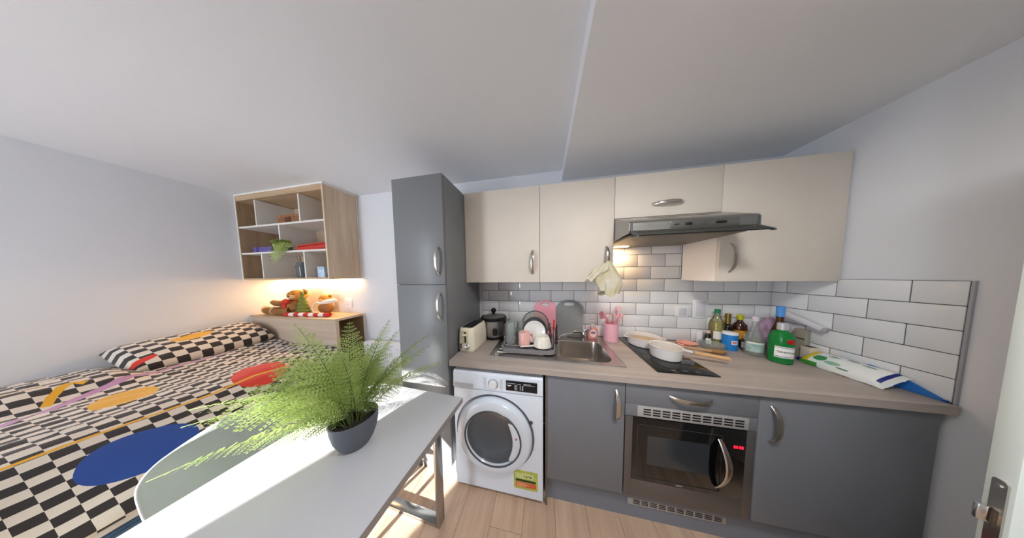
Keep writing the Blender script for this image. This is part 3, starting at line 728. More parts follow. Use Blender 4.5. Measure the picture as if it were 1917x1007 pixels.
# ------------------------------------------------------------------ headboard ledge
lg = thing('headboard_ledge', 'oak box ledge behind the bed head with an open end', 'ledge', (-4.41, -.14, 0))
gx0, gx1, gy0, gz = -5.036, -3.785, -.285, 1.042
obj('top', box(BM(), gx0, gx1, gy0, -.002, gz - .018, gz, .001), OAKX, lg)
obj('front_panel', box(BM(), gx0 + .012, gx1 - .0, gy0 + .001, gy0 + .019, .30, gz - .018), wood('ledge_front', 'c6b6a4', 'b3a18e', 'x', .5), lg)
obj('end_panel', box(BM(), gx0, gx0 + .012, gy0 - .001, -.002, 0, gz - .018), WEDGE, lg)
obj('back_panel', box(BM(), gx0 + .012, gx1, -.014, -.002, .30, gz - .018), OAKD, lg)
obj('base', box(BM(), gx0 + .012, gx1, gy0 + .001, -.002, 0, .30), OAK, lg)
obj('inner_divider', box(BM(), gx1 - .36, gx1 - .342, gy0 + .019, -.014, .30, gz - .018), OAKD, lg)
b = BM(); box(b, gx1, gx1 + .006, gy0, gy0 + .030, .30, gz, .001); box(b, gx1, gx1 + .006, -.016, -.002, .30, gz); box(b, gx1, gx1 + .006, gy0 + .03, -.016, gz - .024, gz); obj('end_edging', b, OAK, lg)
obj('white_edge', box(BM(), gx1, gx1 + .0075, -.012, -.0015, .30, gz + .001), WEDGE, lg)

# toys on the ledge
BEAR = P('bear_fur', 'b9803f', .9, var=.35, vscale=40, bump=.5, bscale=220, sheen=.4)
BEARD = P('bear_fur_dark', '9a6a3a', .9, var=.3, vscale=40, bump=.5, bscale=220)
BEARL = P('bear_pads', 'd3a878', .9, bump=.4, bscale=200)
tb = thing('teddy_bear', 'brown teddy bear with red scarf slumped on the ledge under the shelf', 'teddy bear', (-4.6, -.15, gz))
b = BM(); ball(b, (-4.60, -.14, gz + .095), .095, .085, .098); obj('body', b, BEAR, tb)
b = BM(); ball(b, (-4.545, -.14, gz + .222), .098, .078, .066); he = obj('head', b, P('bear_head_fur', 'c98a3c', .9, var=.3, vscale=40, bump=.5, bscale=220), tb)
b = BM(); ball(b, (-4.51, -.205, gz + .212), .036, .03, .028); obj('muzzle', b, BEARL, he)
b = BM(); ball(b, (-4.505, -.236, gz + .22), .011, .008, .008); obj('nose', b, BLACK, he)
for xx in (-4.55, -4.49): b = BM(); ball(b, (xx, -.208, gz + .243), .007); obj('eye', b, BLACK, he)
for xx, zz in ((-4.645, .238), (-4.455, .262)): b = BM(); ball(b, (xx, -.13, gz + zz), .036, .022, .032); obj('ear', b, BEARD, he)
b = BM(); tube(b, [(-4.66, -.17, gz + .14), (-4.73, -.19, gz + .125), (-4.80, -.19, gz + .13), (-4.85, -.19, gz + .142)], [.034, .034, .034, .026], 12); obj('arm', b, BEARD, tb)
b = BM(); tube(b, [(-4.53, -.18, gz + .14), (-4.48, -.20, gz + .10), (-4.46, -.21, gz + .06)], [.034, .034, .028], 12); obj('arm', b, BEARD, tb)
for ya, xa, xb in ((-.20, -4.66, -4.93), (-.225, -4.56, -4.74)):
    b = BM(); tube(b, [(xa, ya + .03, gz + .055), ((xa + xb) / 2, ya, gz + .044), (xb + .03, ya - .01, gz + .044), (xb, ya - .01, gz + .05)], [.045, .04, .040, .034], 14); l_ = obj('leg', b, BEARD, tb)
    b = BM(); ball(b, (xb - .008, ya - .012, gz + .052), .020, .036, .046); obj('foot_pad', b, BEARL, l_)
b = BM(); tube(b, [(-4.63, -.20, gz + .168), (-4.57, -.235, gz + .155), (-4.52, -.225, gz + .165)], [.02, .026, .018], 10); ball(b, (-4.60, -.225, gz + .115), .028, .014, .045); obj('scarf', b, P('red_felt', 'cf3424', .85), tb)
t = thing('plush_tree', 'green knitted cone shaped plush tree leaning in front of the bears', 'plush toy', (-4.405, -.178, gz))
b = BM()
for i in range(7):
    z0 = .0 + i * .036; r = .128 - i * .0165; lathe(b, [(r * .72, z0 - .004 if i else 0), (r, z0 + .012), (r * .93, z0 + .028), (r * .70, z0 + .040)], 22, (0, 0, 0), sy=.38)
lathe(b, [(0, 0), (.085, 0)], 22, sy=.38); lathe(b, [(.02, .252), (.012, .268), (0, .274)], 22, sy=.6)
obj('cone', b, P('green_knit', '8a8a3c', .95, col2='5f6a2c', vscale=60, bump=.6, bscale=160), t, True)
b = BM(); ball(b, (0, 0, .276), .012); obj('bobble', b, P('bobble_cream', 'd8cfa8', .9), t, True)
t = thing('plush_reindeer', 'second small brown plush toy behind the green plush tree', 'plush toy', (-4.22, -.085, gz))
b = BM(); ball(b, (0, 0, .07), .075, .06, .072); obj('body', b, BEARD, t, True)
b = BM(); ball(b, (.02, -.01, .178), .064, .052, .052); h2 = obj('head', b, P('bear_head_fur', ''), t, True)
for s_ in (-1, 1): b = BM(); ball(b, (.02 + s_ * .055, 0, .21), .02, .014, .018); obj('ear', b, BEARD, h2, True)
b = BM(); ball(b, (.03, -.058, .170), .02, .014, .014); obj('muzzle', b, BEARL, h2, True)
t = thing('candy_cane_stick', 'red and white striped candy cane stick lying in front of the toys', 'ornament', (-4.25, -.245, gz))
p0, p1 = Vector((-4.515, -.262, gz + .0228)), Vector((-3.975, -.205, gz + .0228))
for i in range(9):
    a, c = p0.lerp(p1, i / 9), p0.lerp(p1, (i + 1) / 9)
    b = BM(); tube(b, [a, a.lerp(c, .5), c], [.0205, .0225, .0205], 14); obj('stripe', b, P('cane_red', 'c22c28', .7) if i % 2 == 0 else P('cane_white', 'e9dfd6', .8), t)
t = thing('headband', 'white fluffy headband propped against the wall socket', 'headband', (-4.15, -.170, gz))
arc = [(-.055 + .075 * math.cos(a), -.0, .075 + .072 * math.sin(a)) for a in [math.radians(q) for q in range(60, 275, 12)]]
b = BM(); tube(b, arc, .006, 8); obj('band', b, WHITEPL, t, True)
b = BM(); tube(b, [(-.02, 0, .138), (.03, .02, .15), (.08, .05, .160), (.12, .07, .168)], [.012, .024, .026, .012], 12); obj('fluffy_ear', b, P('white_fur', 'eee6de', .95, bump=.7, bscale=150), t, True)

# ------------------------------------------------------------------ bed
bd = thing('bed', 'wide bed with blue fabric divan base against the left wall', 'bed', (-4.41, -1.33, 0))
DENIM = P('divan_blue', '55708f', .85, var=.15, vscale=60, bump=.3, bscale=400)
BX0, BX1, BY0, BY1 = -5.03, -3.485, -2.32, -.292
base = obj('divan_base', box(BM(), BX0, BX1, BY0, BY1, .03, .40, .012, 2), DENIM, bd)
for i in range(4):
    ya = BY1 - .03 - i * .50; dpan = obj('drawer_front', box(BM(), BX1 - .002, BX1 + .014, ya - .48, ya, .06, .39, .008, 2), DENIM, base)
    b = BM(); tube(b, [(BX1 + .015, p[0], p[1]) for p in rrect(ya - .465, ya - .015, .075, .375, .01, 2)], .003, 5, True); obj('piping', b, P('piping_blue', '7f95b3', .7), dpan)
for xx in (-4.95, -3.56):
    for yy in (-2.22, -.4): obj('foot', lathe(BM(), [(0, 0), (.025, 0), (.03, .032), (0, .032)], 12, (xx, yy, 0)), BLACK, bd)
obj('mattress', prism(BM(), [(BX0 + .01, .40), (BX1, .40), (BX1 - .01, .47), (BX1 - .29, .675), (BX0 + .01, .69)], BY0, BY1 - .003, 'xz', .02), P('mattress_white', 'e4e2de', .8), bd)

CK = .0455
def duvet_mat(name, blobs, lines, arcs, size=CK):
    m = bpy.data.materials.new(name); m.use_nodes = True; MATS[name] = m
    k = N(m); bs = k.n['Principled BSDF']; bs.inputs['Roughness'].default_value = .85; bs.inputs['Sheen Weight'].default_value = .2
    uv = k.new('ShaderNodeUVMap'); sp = k.new('ShaderNodeSeparateXYZ'); k.l.new(uv.outputs[0], sp.inputs[0]); u, v = sp.outputs[0], sp.outputs[1]
    tx = k.new('ShaderNodeTexNoise'); tx.inputs['Scale'].default_value = 6.0; k.l.new(uv.outputs[0], tx.inputs['Vector'])
    un = k.math('ADD', u, k.math('MULTIPLY', k.math('SUBTRACT', tx.outputs['Fac'], .5), .012))
    fu = k.math('FLOOR', k.math('DIVIDE', un, size * .86)); fv = k.math('FLOOR', k.math('DIVIDE', v, size))
    ck = k.math('FLOORED_MODULO', k.math('ADD', fu, fv), 2.0)
    col = k.mix(ck, lin('2c2626') + (1,), lin('d9cdbf') + (1,))
    for (cu, cv, a, c_, rot, hexc) in blobs:
        du = k.math('SUBTRACT', u, cu); dv = k.math('SUBTRACT', v, cv); cr, sr = math.cos(rot), math.sin(rot)
        p = k.math('DIVIDE', k.math('ADD', k.math('MULTIPLY', du, cr), k.math('MULTIPLY', dv, sr)), a)
        q = k.math('DIVIDE', k.math('SUBTRACT', k.math('MULTIPLY', dv, cr), k.math('MULTIPLY', du, sr)), c_)
        d = k.math('ADD', k.math('POWER', k.math('ABSOLUTE', p), 2.3), k.math('POWER', k.math('ABSOLUTE', q), 2.3))
        col = k.mix(k.math('LESS_THAN', d, 1.0), col, lin(hexc) + (1,))
    for (pts, wd, hexc) in lines:
        for (a, c_) in zip(pts, pts[1:]):
            L = math.hypot(c_[0] - a[0], c_[1] - a[1]); tx_, ty_ = (c_[0] - a[0]) / L, (c_[1] - a[1]) / L
            du = k.math('SUBTRACT', u, a[0]); dv = k.math('SUBTRACT', v, a[1])
            al = k.math('ADD', k.math('MULTIPLY', du, tx_), k.math('MULTIPLY', dv, ty_)); ac = k.math('ABSOLUTE', k.math('SUBTRACT', k.math('MULTIPLY', dv, tx_), k.math('MULTIPLY', du, ty_)))
            inside = k.math('MULTIPLY', k.math('LESS_THAN', ac, wd), k.math('MULTIPLY', k.math('GREATER_THAN', al, -wd * .6), k.math('LESS_THAN', al, L + wd * .6)))
            col = k.mix(inside, col, lin(hexc) + (1,))
    k.l.new(col, bs.inputs['Base Color'])
    f = k.noise(None, 300.0); bn = k.new('ShaderNodeBump'); bn.inputs['Strength'].default_value = .15; bn.inputs['Distance'].default_value = .001
    k.l.new(uv.outputs[0], f.node.inputs['Vector']); k.l.new(f, bn.inputs['Height']); k.l.new(bn.outputs[0], bs.inputs['Normal'])
    return m
EDGE = -3.752                      # x of the duvet's fold over the bed side; u = 0 there, u > 0 towards the wall
YEL, BLU, REDC, PNK = 'e0a516', '1f4590', 'cf2f1e', 'bd8fb4'
blobs = [(.43, -1.085, .145, .085, .25, YEL), (-.172, -1.185, .108, .125, .35, BLU), (.07, -.745, .15, .115, .4, REDC), (.95, -1.75, .16, .12, .5, BLU), (.35, -1.80, .13, .10, .2, REDC), (-.2, -1.9, .1, .1, 0, YEL)]
def uofx(x): return EDGE - x
lines = [([(uofx(-4.24), -1.50), (uofx(-4.29), -1.32), (uofx(-4.355), -1.23), (uofx(-4.412), -1.15), (uofx(-4.49), -1.0), (uofx(-4.55), -.85), (uofx(-4.57), -.6)], .016, PNK),
         ([(.012, -2.2), (.012, -.95), (.05, -.78), (.02, -.62)], .009, YEL),
         ([(.665, -1.215), (.72, -1.195), (.765, -1.165), (.785, -1.135), (.765, -1.115)], .012, YEL), ([(.80, -1.36), (.82, -1.27), (.835, -1.19)], .010, YEL)]
DUV = duvet_mat('duvet_print', blobs, lines, [])
def sstep(a, c, x): t = max(0, min(1, (x - a) / (c - a))); return t * t * (3 - 2 * t)
def prof_pts():
    pts = []
    n = 90
    for i in range(n + 1): pts.append(i / n)
    return pts
TOPW = 1.268; DROP = .395
def duv(u, vv):
    """u metres from the fold (negative = hanging side), vv = y"""
    nz = noise.noise(Vector((u * 3.1, vv * 2.3, 1.7))); nz2 = noise.noise(Vector((u * 9.0 + vv * 3, vv * 5.0 - u * 6, 4.2)))
    if u >= 0:
        x = EDGE - u
        hump = .085 * sstep(.60, .84, u) * (1 - .75 * sstep(-1.05, -.90, vv)) * (1 - .5 * sstep(1.05, 1.27, u))
        z = .742 + hump + .012 * nz + .006 * nz2 - .022 * (1 - sstep(0, .10, u))
        rid = abs(noise.noise(Vector((u * 5 + vv * 2.2, vv * 1.6, 9.1))))
        z += .010 * (1 - min(1, rid * 5)) * sstep(.05, .2, u)
        return Vector((x, vv, z))
    d = -u
    k_ = noise.noise(Vector((0, vv * 6, d * 2))) * min(1, d / .1)
    if d > .375: return Vector((EDGE + .793 * .375 + .016 + .012 * k_, vv, .720 - .609 * .375 - (d - .375) + .006 * nz))
    e_ = .012 * math.sin(PI * d / .375)
    return Vector((EDGE + .793 * d + .609 * (e_ + .008 * k_), vv, .720 - .609 * d + .793 * (e_ + .008 * k_) + .012 * nz * (1 - d / .375)))
b = BM(); U0, U1, V0, V1 = -DROP, TOPW, -2.42, -.292
def fn(i, j): return duv(U0 + (U1 - U0) * i, V0 + (V1 - V0) * j)
def uvf(i, j): return (U0 + (U1 - U0) * i, V0 + (V1 - V0) * j)
surf(b, fn, 130, 150, uvf)
dv = solo('duvet', b, DUV, 'black and cream checkered duvet with coloured shapes spread over the bed', 'duvet', ang=180)
sm = dv.modifiers.new('thickness', 'SOLIDIFY'); sm.thickness = .018; sm.offset = -1
pl_m = duvet_mat('pillow_print', [(.20, .30, .05, .10, .2, YEL), (.36, .05, .02, .06, .3, REDC)], [], [], .052)
b = BM(); nu, nv = 26, 34; PLX, PLY = .21, .335
lay = b.loops.layers.uv.verify()
for s_ in (1, -1):
    V = []
    for i in range(nu + 1):
        row = []
        for j in range(nv + 1):
            a, c = 2 * i / nu - 1, 2 * j / nv - 1
            h = max(0, (1 - abs(a) ** 2.6) * (1 - abs(c) ** 9)) ** .5
            pin = 1 - .05 * (1 - abs(c)) * 0 
            row.append(b.verts.new((a * PLX * (1 - .02 * c * c), c * PLY * (1 - .02 * a * a), s_ * h * .090 + .010 * noise.noise(Vector((a * 2, c * 3, 3))) * h)))
        V.append(row)
    for i in range(nu):
        for j in range(nv):
            q = (V[i][j], V[i + 1][j], V[i + 1][j + 1], V[i][j + 1]); f = b.faces.new(q if s_ > 0 else q[::-1])
            idx = ((i, j), (i + 1, j), (i + 1, j + 1), (i, j + 1))
            for lp, (a, c) in zip(f.loops, idx if s_ > 0 else idx[::-1]): lp[lay].uv = (a / nu * PLX * 2 + .004, c / nv * PLY * 2 + .003)
bmesh.ops.remove_doubles(b, verts=b.verts, dist=.0005)
pw = obj('pillow', b, pl_m, None, True, 180); pw.location = (-4.795, -.645, .872); pw.rotation_euler = (math.radians(4), math.radians(17), math.radians(2))
tag(pw, 'checkered pillow lying along the left wall at the bed head', 'pillow')

# ------------------------------------------------------------------ table
TROT = math.radians(-3.0)
tt = thing('table', 'long white table with chrome frame legs in front of the kitchen', 'table', (-2.161, -.722, 0), TROT)
TWD, TLN = .668, 1.45
obj('table_top', box(BM(), -TWD, 0, -TLN, 0, .720, .750, .002), WTABLE, tt, True)
obj('edge_band', box(BM(), 0, .0012, -TLN, 0, .7202, .7485), P('edge_band_grey', '918a87', .45), tt, True)
obj('underside', box(BM(), -TWD + .004, -.004, -TLN + .004, -.004, .7185, .720), P('underside_brown', '9a8d84', .6), tt, True)
for yy in (-.075, -TLN + .075):
    xa, xb = -.115, -TWD + .08
    b = BM()
    for q in ((xa - .022, xa, 0, .7185), (xb, xb + .022, 0, .7185)): box(b, q[0], q[1], yy - .024, yy + .024, q[2], q[3], .002)
    box(b, xb + .022, xa - .022, yy - .024, yy + .024, 0, .022, .002); box(b, xb + .022, xa - .022, yy - .024, yy + .024, .6965, .7185, .002)
    obj('leg_frame', b, P('polished_steel', 'aeb1b1', .22, 1.0), tt, True)

# ------------------------------------------------------------------ chair
chm = P('chair_shell', 'bec8c3', .42, sss=.0)
chh = thing('chair', 'pale grey green plastic shell chair tucked under the table beside the bed', 'chair', (-2.93, -1.075, 0), 0)
SIDE = [(-.300, .786, .226), (-.283, .722, .231), (-.263, .652, .233), (-.242, .582, .231), (-.218, .515, .226), (-.182, .464, .222), (-.125, .440, .225), (-.05, .436, .230), (.05, .440, .232), (.13, .444, .225), (.18, .438, .205), (.20, .425, .185)]
def shell(i, j, off=0.0):
    k = i * (len(SIDE) - 1); q = min(int(k), len(SIDE) - 2); f = k - q
    A_ = [SIDE[max(0, min(len(SIDE) - 1, q + o_))] for o_ in (-1, 0, 1, 2)]
    x, z, w = (.5 * (2 * A_[1][a] + (A_[2][a] - A_[0][a]) * f + (2 * A_[0][a] - 5 * A_[1][a] + 4 * A_[2][a] - A_[3][a]) * f * f + (3 * A_[1][a] - A_[0][a] - 3 * A_[2][a] + A_[3][a]) * f ** 3) for a in range(3))
    s = 2 * j - 1; ax = abs(s)
    back = 1 - sstep(.3, .55, i)
    # rounded top corners of the back
    top = max(0, 1 - i / .17)
    z -= top * .006 * ax ** 2; w *= max(.30, (max(0.0, 1 - top ** 2.8)) ** (1 / 2.8))
    x += (.055 * ax ** 2.4) * back + 0
    z += (1 - back) * (.030 * ax ** 3)
    return Vector((x - off * back, s * w, z - off * (1 - back)))
b = BM(); surf(b, lambda i, j: shell(i ** 1.8, j), 72, 24)
bmesh.ops.recalc_face_normals(b, faces=b.faces)
seat = obj('shell_seat', b, chm, chh, True, 180); sd = seat.modifiers.new('thickness', 'SOLIDIFY'); sd.thickness = .007; sd.offset = 0
b = BM()
rim = [shell((i / 72) ** 1.8, 0) for i in range(72, -1, -1)] + [shell(0, j / 12) for j in range(1, 12)] + [shell((i / 72) ** 1.8, 1) for i in range(73)]
tube(b, rim, .0034, 6); obj('rim_bead', b, P('chair_rim', 'd3dbda', .35), chh, True)
for sx_, sy_ in ((-1, -1), (-1, 1), (1, -1), (1, 1)):
    b = BM(); tube(b, [(sx_ * .09, sy_ * .10, .432), (sx_ * .20, sy_ * .20, .0)], [.016, .011], 10); obj('leg', b, wood('chair_leg_wood', 'd0ab7c', 'b78d5d', 'z', .5), chh, True)
b = BM()
for a, c in (((-.12, -.13), (.12, .13)), ((-.12, .13), (.12, -.13))): tube(b, [(a[0], a[1], .33), (c[0], c[1], .33)], .004, 6)
obj('brace', b, BLACK, chh, True)

# ------------------------------------------------------------------ potted fern
PC = Vector((-2.487, -1.056, .750))
pf = thing('potted_fern', 'green artificial fern in a dark grey pot on the white table', 'plant', PC)
pot = obj('pot', lathe(BM(), [(0, 0), (.040, 0), (.048, .003), (.060, .022), (.072, .055), (.079, .095), (.080, .125), (.0765, .1265), (.074, .122), (.072, .10), (.065, .085), (0, .085)], 48), P('pot_grey', '5a5f67', .5, bump=.12, bscale=60), pf, True)
obj('soil', lathe(BM(), [(.0715, .090), (.05, .094), (0, .096)], 24), P('soil_dark', '2d2a24', .95, bump=.6, bscale=120), pf, True)
C0 = Vector((0, 0, .10))
# tips relative to world, chosen from the fern's own spread: (x, y, z, sag, width)
tips = [(-2.66, -1.12, 1.29, .00, .060), (-2.60, -.97, 1.26, .00, .050), (-2.49, -.86, 1.245, .0, .048), (-2.455, -.83, 1.19, .01, .045),
        (-2.335, -.76, 1.135, .03, .046), (-2.30, -.80, 1.09, .04, .048), (-2.235, -.76, .985, .06, .046), (-2.86, -1.10, 1.13, .05, .060),
        (-2.92, -1.06, 1.05, .08, .060), (-2.985, -1.245, .985, .10, .055), (-2.99, -1.26, .93, .11, .050), (-2.935, -1.335, .825, .10, .034),
        (-2.74, -.86, 1.10, .05, .060), (-2.82, -.97, 1.08, .06, .060), (-2.42, -.74, 1.0, .06, .05), (-2.88, -1.17, 1.03, .09, .058),
        (-2.80, -1.19, 1.04, .08, .055), (-2.93, -1.16, .96, .10, .055), (-2.31, -.90, .98, .07, .045), (-2.62, -.82, 1.00, .07, .05),
        (-2.90, -1.00, .95, .10, .055), (-2.56, -1.05, 1.16, .02, .045), (-2.47, -.93, 1.10, .03, .045), (-2.40, -.98, 1.00, .04, .042), (-2.76, -1.08, 1.12, .05, .060), (-2.70, -1.17, 1.12, .05, .052)]
for i, (x_, y_, z_, sag, wd) in enumerate(tips):
    T = Vector((x_, y_, z_)) - PC; a0 = C0 + Vector((T.x * .06 + random.uniform(-.015, .015), T.y * .06 + random.uniform(-.015, .015), -.01))
    up = a0 + Vector((T.x * .16, T.y * .16, max(.06, (T.z - .1) * .55 + sag)))
    pts = []
    for s_ in range(15):
        f = s_ / 14
        p = a0.lerp(up, f).lerp(up.lerp(T + Vector((0, 0, sag * .4)), f), f); p.z -= sag * .4 * f ** 4; pts.append(p)
    L = sum((pts[q + 1] - pts[q]).length for q in range(14))
    b = BM(); frond(b, pts, int(L * 40) + 4, wd * (1.55 if x_ < -2.57 else 1.35), i + 3, 8)
    tube(b, pts, .0009, 4)
    fo = obj('frond', b, FERN, pf, True, 180)
    b = BM(); tube(b, pts, [.0022 - .0016 * q / 14 for q in range(15)], 5); obj('stalk', b, STEM, fo, True)

# ------------------------------------------------------------------ things on the worktop
def bottle(name, label, cat, loc, prof, mat, cap=None, capmat=None, neck=None, labels=(), liquid=None, sx=1.0, sy=1.0, rotz=0.0, group='bottles on the worktop'):
    t = thing(name, label, cat, loc, rotz, group)
    body = obj('glass_body', lathe(BM(), prof, 30, sx=sx, sy=sy), mat, t, True)
    if cap: obj('cap', lathe(BM(), cap, 24), capmat, t, True)
    if neck: obj('neck_foil', lathe(BM(), neck[0], 24), neck[1], t, True)
    if liquid: obj('liquid', lathe(BM(), liquid[0], 26, sx=sx, sy=sy), liquid[1], t, True)
    for (r, z0, z1, a0, a1, m_) in labels:
        b = BM(); n = 14
        for i in range(n):
            q = [math.radians(a0 + (a1 - a0) * (i + k) / n) for k in (0, 1)]
            vs_ = [b.verts.new((r * sx * math.cos(a), r * sy * math.sin(a), z)) for a, z in ((q[0], z0), (q[1], z0), (q[1], z1), (q[0], z1))]; b.faces.new(vs_)
        bmesh.ops.remove_doubles(b, verts=b.verts, dist=1e-5)
        obj('paper_label', b, m_, t, True)
    return t
Z = ZW + .0005
CAMA = 235      # compass angle (deg) at which bottle fronts face the room
# toaster
ts = thing('toaster', 'cream two slot toaster on the worktop beside the larder cabinet', 'toaster', (-2.238, -.372, Z), math.radians(-4))
CRM = P('toaster_cream', 'e6e0cb', .3, coat=.3)
b = BM(); t_ = bmesh.new(); rings = []
for z, k, r in ((.012, .95, .03), (.03, 1.0, .035), (.11, .97, .035), (.150, .93, .035), (.172, .86, .035), (.180, .76, .03)):
    rings.append([t_.verts.new((p[0], p[1], z)) for p in rrect(-.066 * k, .066 * k, -.128 * (1 - (1 - k) * .5), .128 * (1 - (1 - k) * .5), r * k, 5)])
for A, B in zip(rings, rings[1:]):
    for i in range(len(A)): t_.faces.new((A[i], A[(i + 1) % len(A)], B[(i + 1) % len(A)], B[i]))
t_.faces.new(rings[0][::-1]); t_.faces.new(rings[-1]); merge(b, t_); obj('housing', b, CRM, ts, True)
tpn = obj('slot_panel', prism(BM(), rrect(-.044, .044, -.105, .105, .02), .1795, .1815, 'xy'), DSTEEL, ts, True)
for xx in (-.020, .020): obj('bread_slot', box(BM(), xx - .011, xx + .011, -.088, .088, .1805, .1822), BLACK, tpn, True)
obj('base', prism(BM(), rrect(-.060, .060, -.120, .120, .03), 0, .0125, 'xy'), P('toaster_base', 'cfcdc4', .3, .5), ts, True)
obj('lever_slot', box(BM(), -.004, .010, -.1305, -.127, .075, .155), BLACK, ts, True)
obj('lever', box(BM(), -.016, .018, -.142, -.129, .128, .142, .004), CRM, ts, True)
obj('lever_panel', box(BM(), -.022, .022, -.1293, -.126, .065, .162, .001), P('toaster_panel', 'cfc99f', .35), ts, True)
dk = obj('browning_dial', lathe(BM(), [(0, .014), (.014, .014), (.017, .003), (.020, 0)], 24, (.014, -.1275, .042), Mr), CHROME, ts, True)
for i in range(3): obj('button', box(BM(), -.045, -.026, -.1310, -.126, .030 + i * .014, .038 + i * .014, .002), DGREY, ts, True)

# slow cooker
scx = thing('slow_cooker', 'steel slow cooker with black base and glass lid behind the toaster', 'slow cooker', (-2.135, -.155, Z))
obj('base', lathe(BM(), [(0, 0), (.088, 0), (.098, .008), (.10, .02), (.098, .026), (0, .026)], 40), BLACK, scx, True)
obj('housing', lathe(BM(), [(.097, .026), (.105, .05), (.108, .14), (.107, .165), (.098, .168), (.09, .16)], 40), STEEL, scx, True)
obj('black_rim', lathe(BM(), [(.107, .163), (.118, .168), (.119, .178), (.108, .183), (.098, .176)], 40), BLACK, scx, True)
ld_ = obj('lid', lathe(BM(), [(.108, .180), (.10, .190), (.07, .202), (.03, .209), (0, .211)], 40), THIN('lid_glass_dark', 'a9a49d', .35), scx, True)
obj('lid_rim', lathe(BM(), [(.104, .182), (.112, .182), (.112, .190), (.104, .192)], 40), BLACK, ld_, True)
obj('knob', lathe(BM(), [(0, .208), (.016, .208), (.014, .222), (.022, .236), (.024, .25), (.016, .263), (0, .266)], 24), BLACK, ld_, True)
for s_ in (-1, 1): obj('handle', box(BM(), s_ * .128 - .022, s_ * .128 + .022, -.04, .04, .135, .158, .008, 3), BLACK, scx, True)
obj('control_panel', prism(BM(), rrect(-.02, .02, .045, .11, .014), -.113, -.100, 'xz', .002, Matrix.Rotation(math.radians(22), 4, 'Z')), BLACK, scx, True)
b = BM(); tube(b, [(.105, .02, .15), (.125, .0, .13), (.122, -.01, .09), (.13, -.02, .04), (.14, -.03, .006), (.16, -.0, .005)], .004, 8); obj('power_cord', b, BLACK, scx, True)

# dish rack, its tray and the washing up in it
dkx = thing('dish_rack', 'chrome wire dish rack standing on the sink drainer', 'dish rack', (-1.80, -.30, ZW + .008))
b = BM(); rx0, rx1, ry0, ry1, rz = -1.985, -1.625, -.40, -.150, .9475
tube(b, [(p[0], p[1], rz) for p in rrect(rx0, rx1, ry0, ry1, .03, 3)], .003, 6, True)
tube(b, [(rx1, ry0 + .03, rz + .055), (rx1, ry1, rz + .055), (rx0, ry1, rz + .055), (rx0, ry0 + .03, rz + .055)], .003, 6)
for p in ((rx0, ry0 + .03), (rx1, ry0 + .03), (rx0, ry1 - .03), (rx1, ry1 - .03)): tube(b, [(p[0], p[1], ZW + .008), (p[0], p[1], rz + .055)], .0035, 6)
obj('wire_frame', b, CHROME, dkx)
wires = None
for i in range(13):
    xx = rx0 + .02 + i * .0265
    if wires is None: wires = obj('wire', tube(BM(), [(0, ry0 + .3, .0), (0, ry1 + .3, .0)], .002, 5), CHROME, dkx, True); c = wires
    else: c = dup(wires, dkx)
    c.location = (xx + 1.80, 0, rz - ZW - .008)
tray = thing('draining_tray', 'grey plastic tray with rounded corners under the dish rack', 'tray', (-1.80, -.33, ZW + .008))
b = BM(); plate_hole(b, rrect(-1.995, -1.605, -.462, -.120, .05), rrect(-1.985, -1.615, -.452, -.130, .045), ZW + .012, ZW + .038, 'xy'); prism(b, rrect(-1.985, -1.615, -.452, -.130, .045), ZW + .010, ZW + .016, 'xy')
obj('tray_body', b, P('tray_grey', '7d7a7d', .45), tray)
for p in ((-1.96, -.43), (-1.64, -.43), (-1.96, -.16), (-1.64, -.16)): obj('tray_foot', box(BM(), p[0] - .012, p[0] + .012, p[1] - .012, p[1] + .012, ZW + .0078, ZW + .0125), BLACK, tray)
zr = rz + .0022
def tumbler(label, x_, y_, r, h):
    t = thing('drinking_glass', label, 'glass', (x_, y_, zr), group='upturned glasses in the dish rack')
    obj('glass_wall', lathe(BM(), [(r, 0), (r * .96, h), (r * .9, h), (0, h), (0, h - .006), (r * .88, h - .006), (r * .93, .0), (r, 0)], 28), GLASS, t, True)
tumbler('tall upturned clear glass at the left of the dish rack', -1.938, -.352, .039, .168)
tumbler('shorter upturned glass behind the pink mug in the rack', -1.872, -.270, .035, .145)
def disc(name, label, cat, c, r, mat, rimmat=None, tilt=8, depth=.012, group='plates in the dish rack', rimw=.008, yaw=0):
    t = thing(name, label, cat, (c[0], c[1], c[2] - r), 0, group)
    Mt = Matrix.Translation((0, 0, r)) @ Matrix.Rotation(math.radians(yaw), 4, 'Z') @ Matrix.Rotation(PI / 2 - math.radians(tilt), 4, 'X')
    obj('plate_face', lathe(BM(), [(0, 0), (r * .6, .001), (r * .78, depth * .6), (r * .97, depth), (r * .97, depth - .003), (r * .76, depth * .4), (r * .6, -.003), (0, -.003)], 40, M=Mt), mat, t, True)
    if rimmat: obj('rim', lathe(BM(), [(r - rimw, depth - .003), (r, depth - .004), (r, depth + .003), (r - rimw, depth + .003), (r - rimw, depth - .003)], 40, M=Mt), rimmat, t, True)
    return t
lidt = disc('pan_lid', 'round glass pan lid with dark rim standing in the dish rack', 'lid', (-1.756, -.215, zr + .112), .112, THIN('lid_glass', 'e2e0da', .25), P('rim_grey', '4c4f52', .35, .5), rimw=.007)
disc('dinner_plate', 'dark grey rimmed plate in front of the glass lid', 'plate', (-1.757, -.275, zr + .093), .093, P('plate_grey', '6a696b', .3), P('rim_grey', ''), rimw=.014)
disc('side_plate', 'white plate behind the pink mug in the dish rack', 'plate', (-1.757, -.315, zr + .083), .083, WHITEEN, P('rim_white', 'e8e6e2', .2))
mg = thing('mug', 'pink mug turned upside down in the dish rack', 'mug', (-1.832, -.366, zr), group=None)
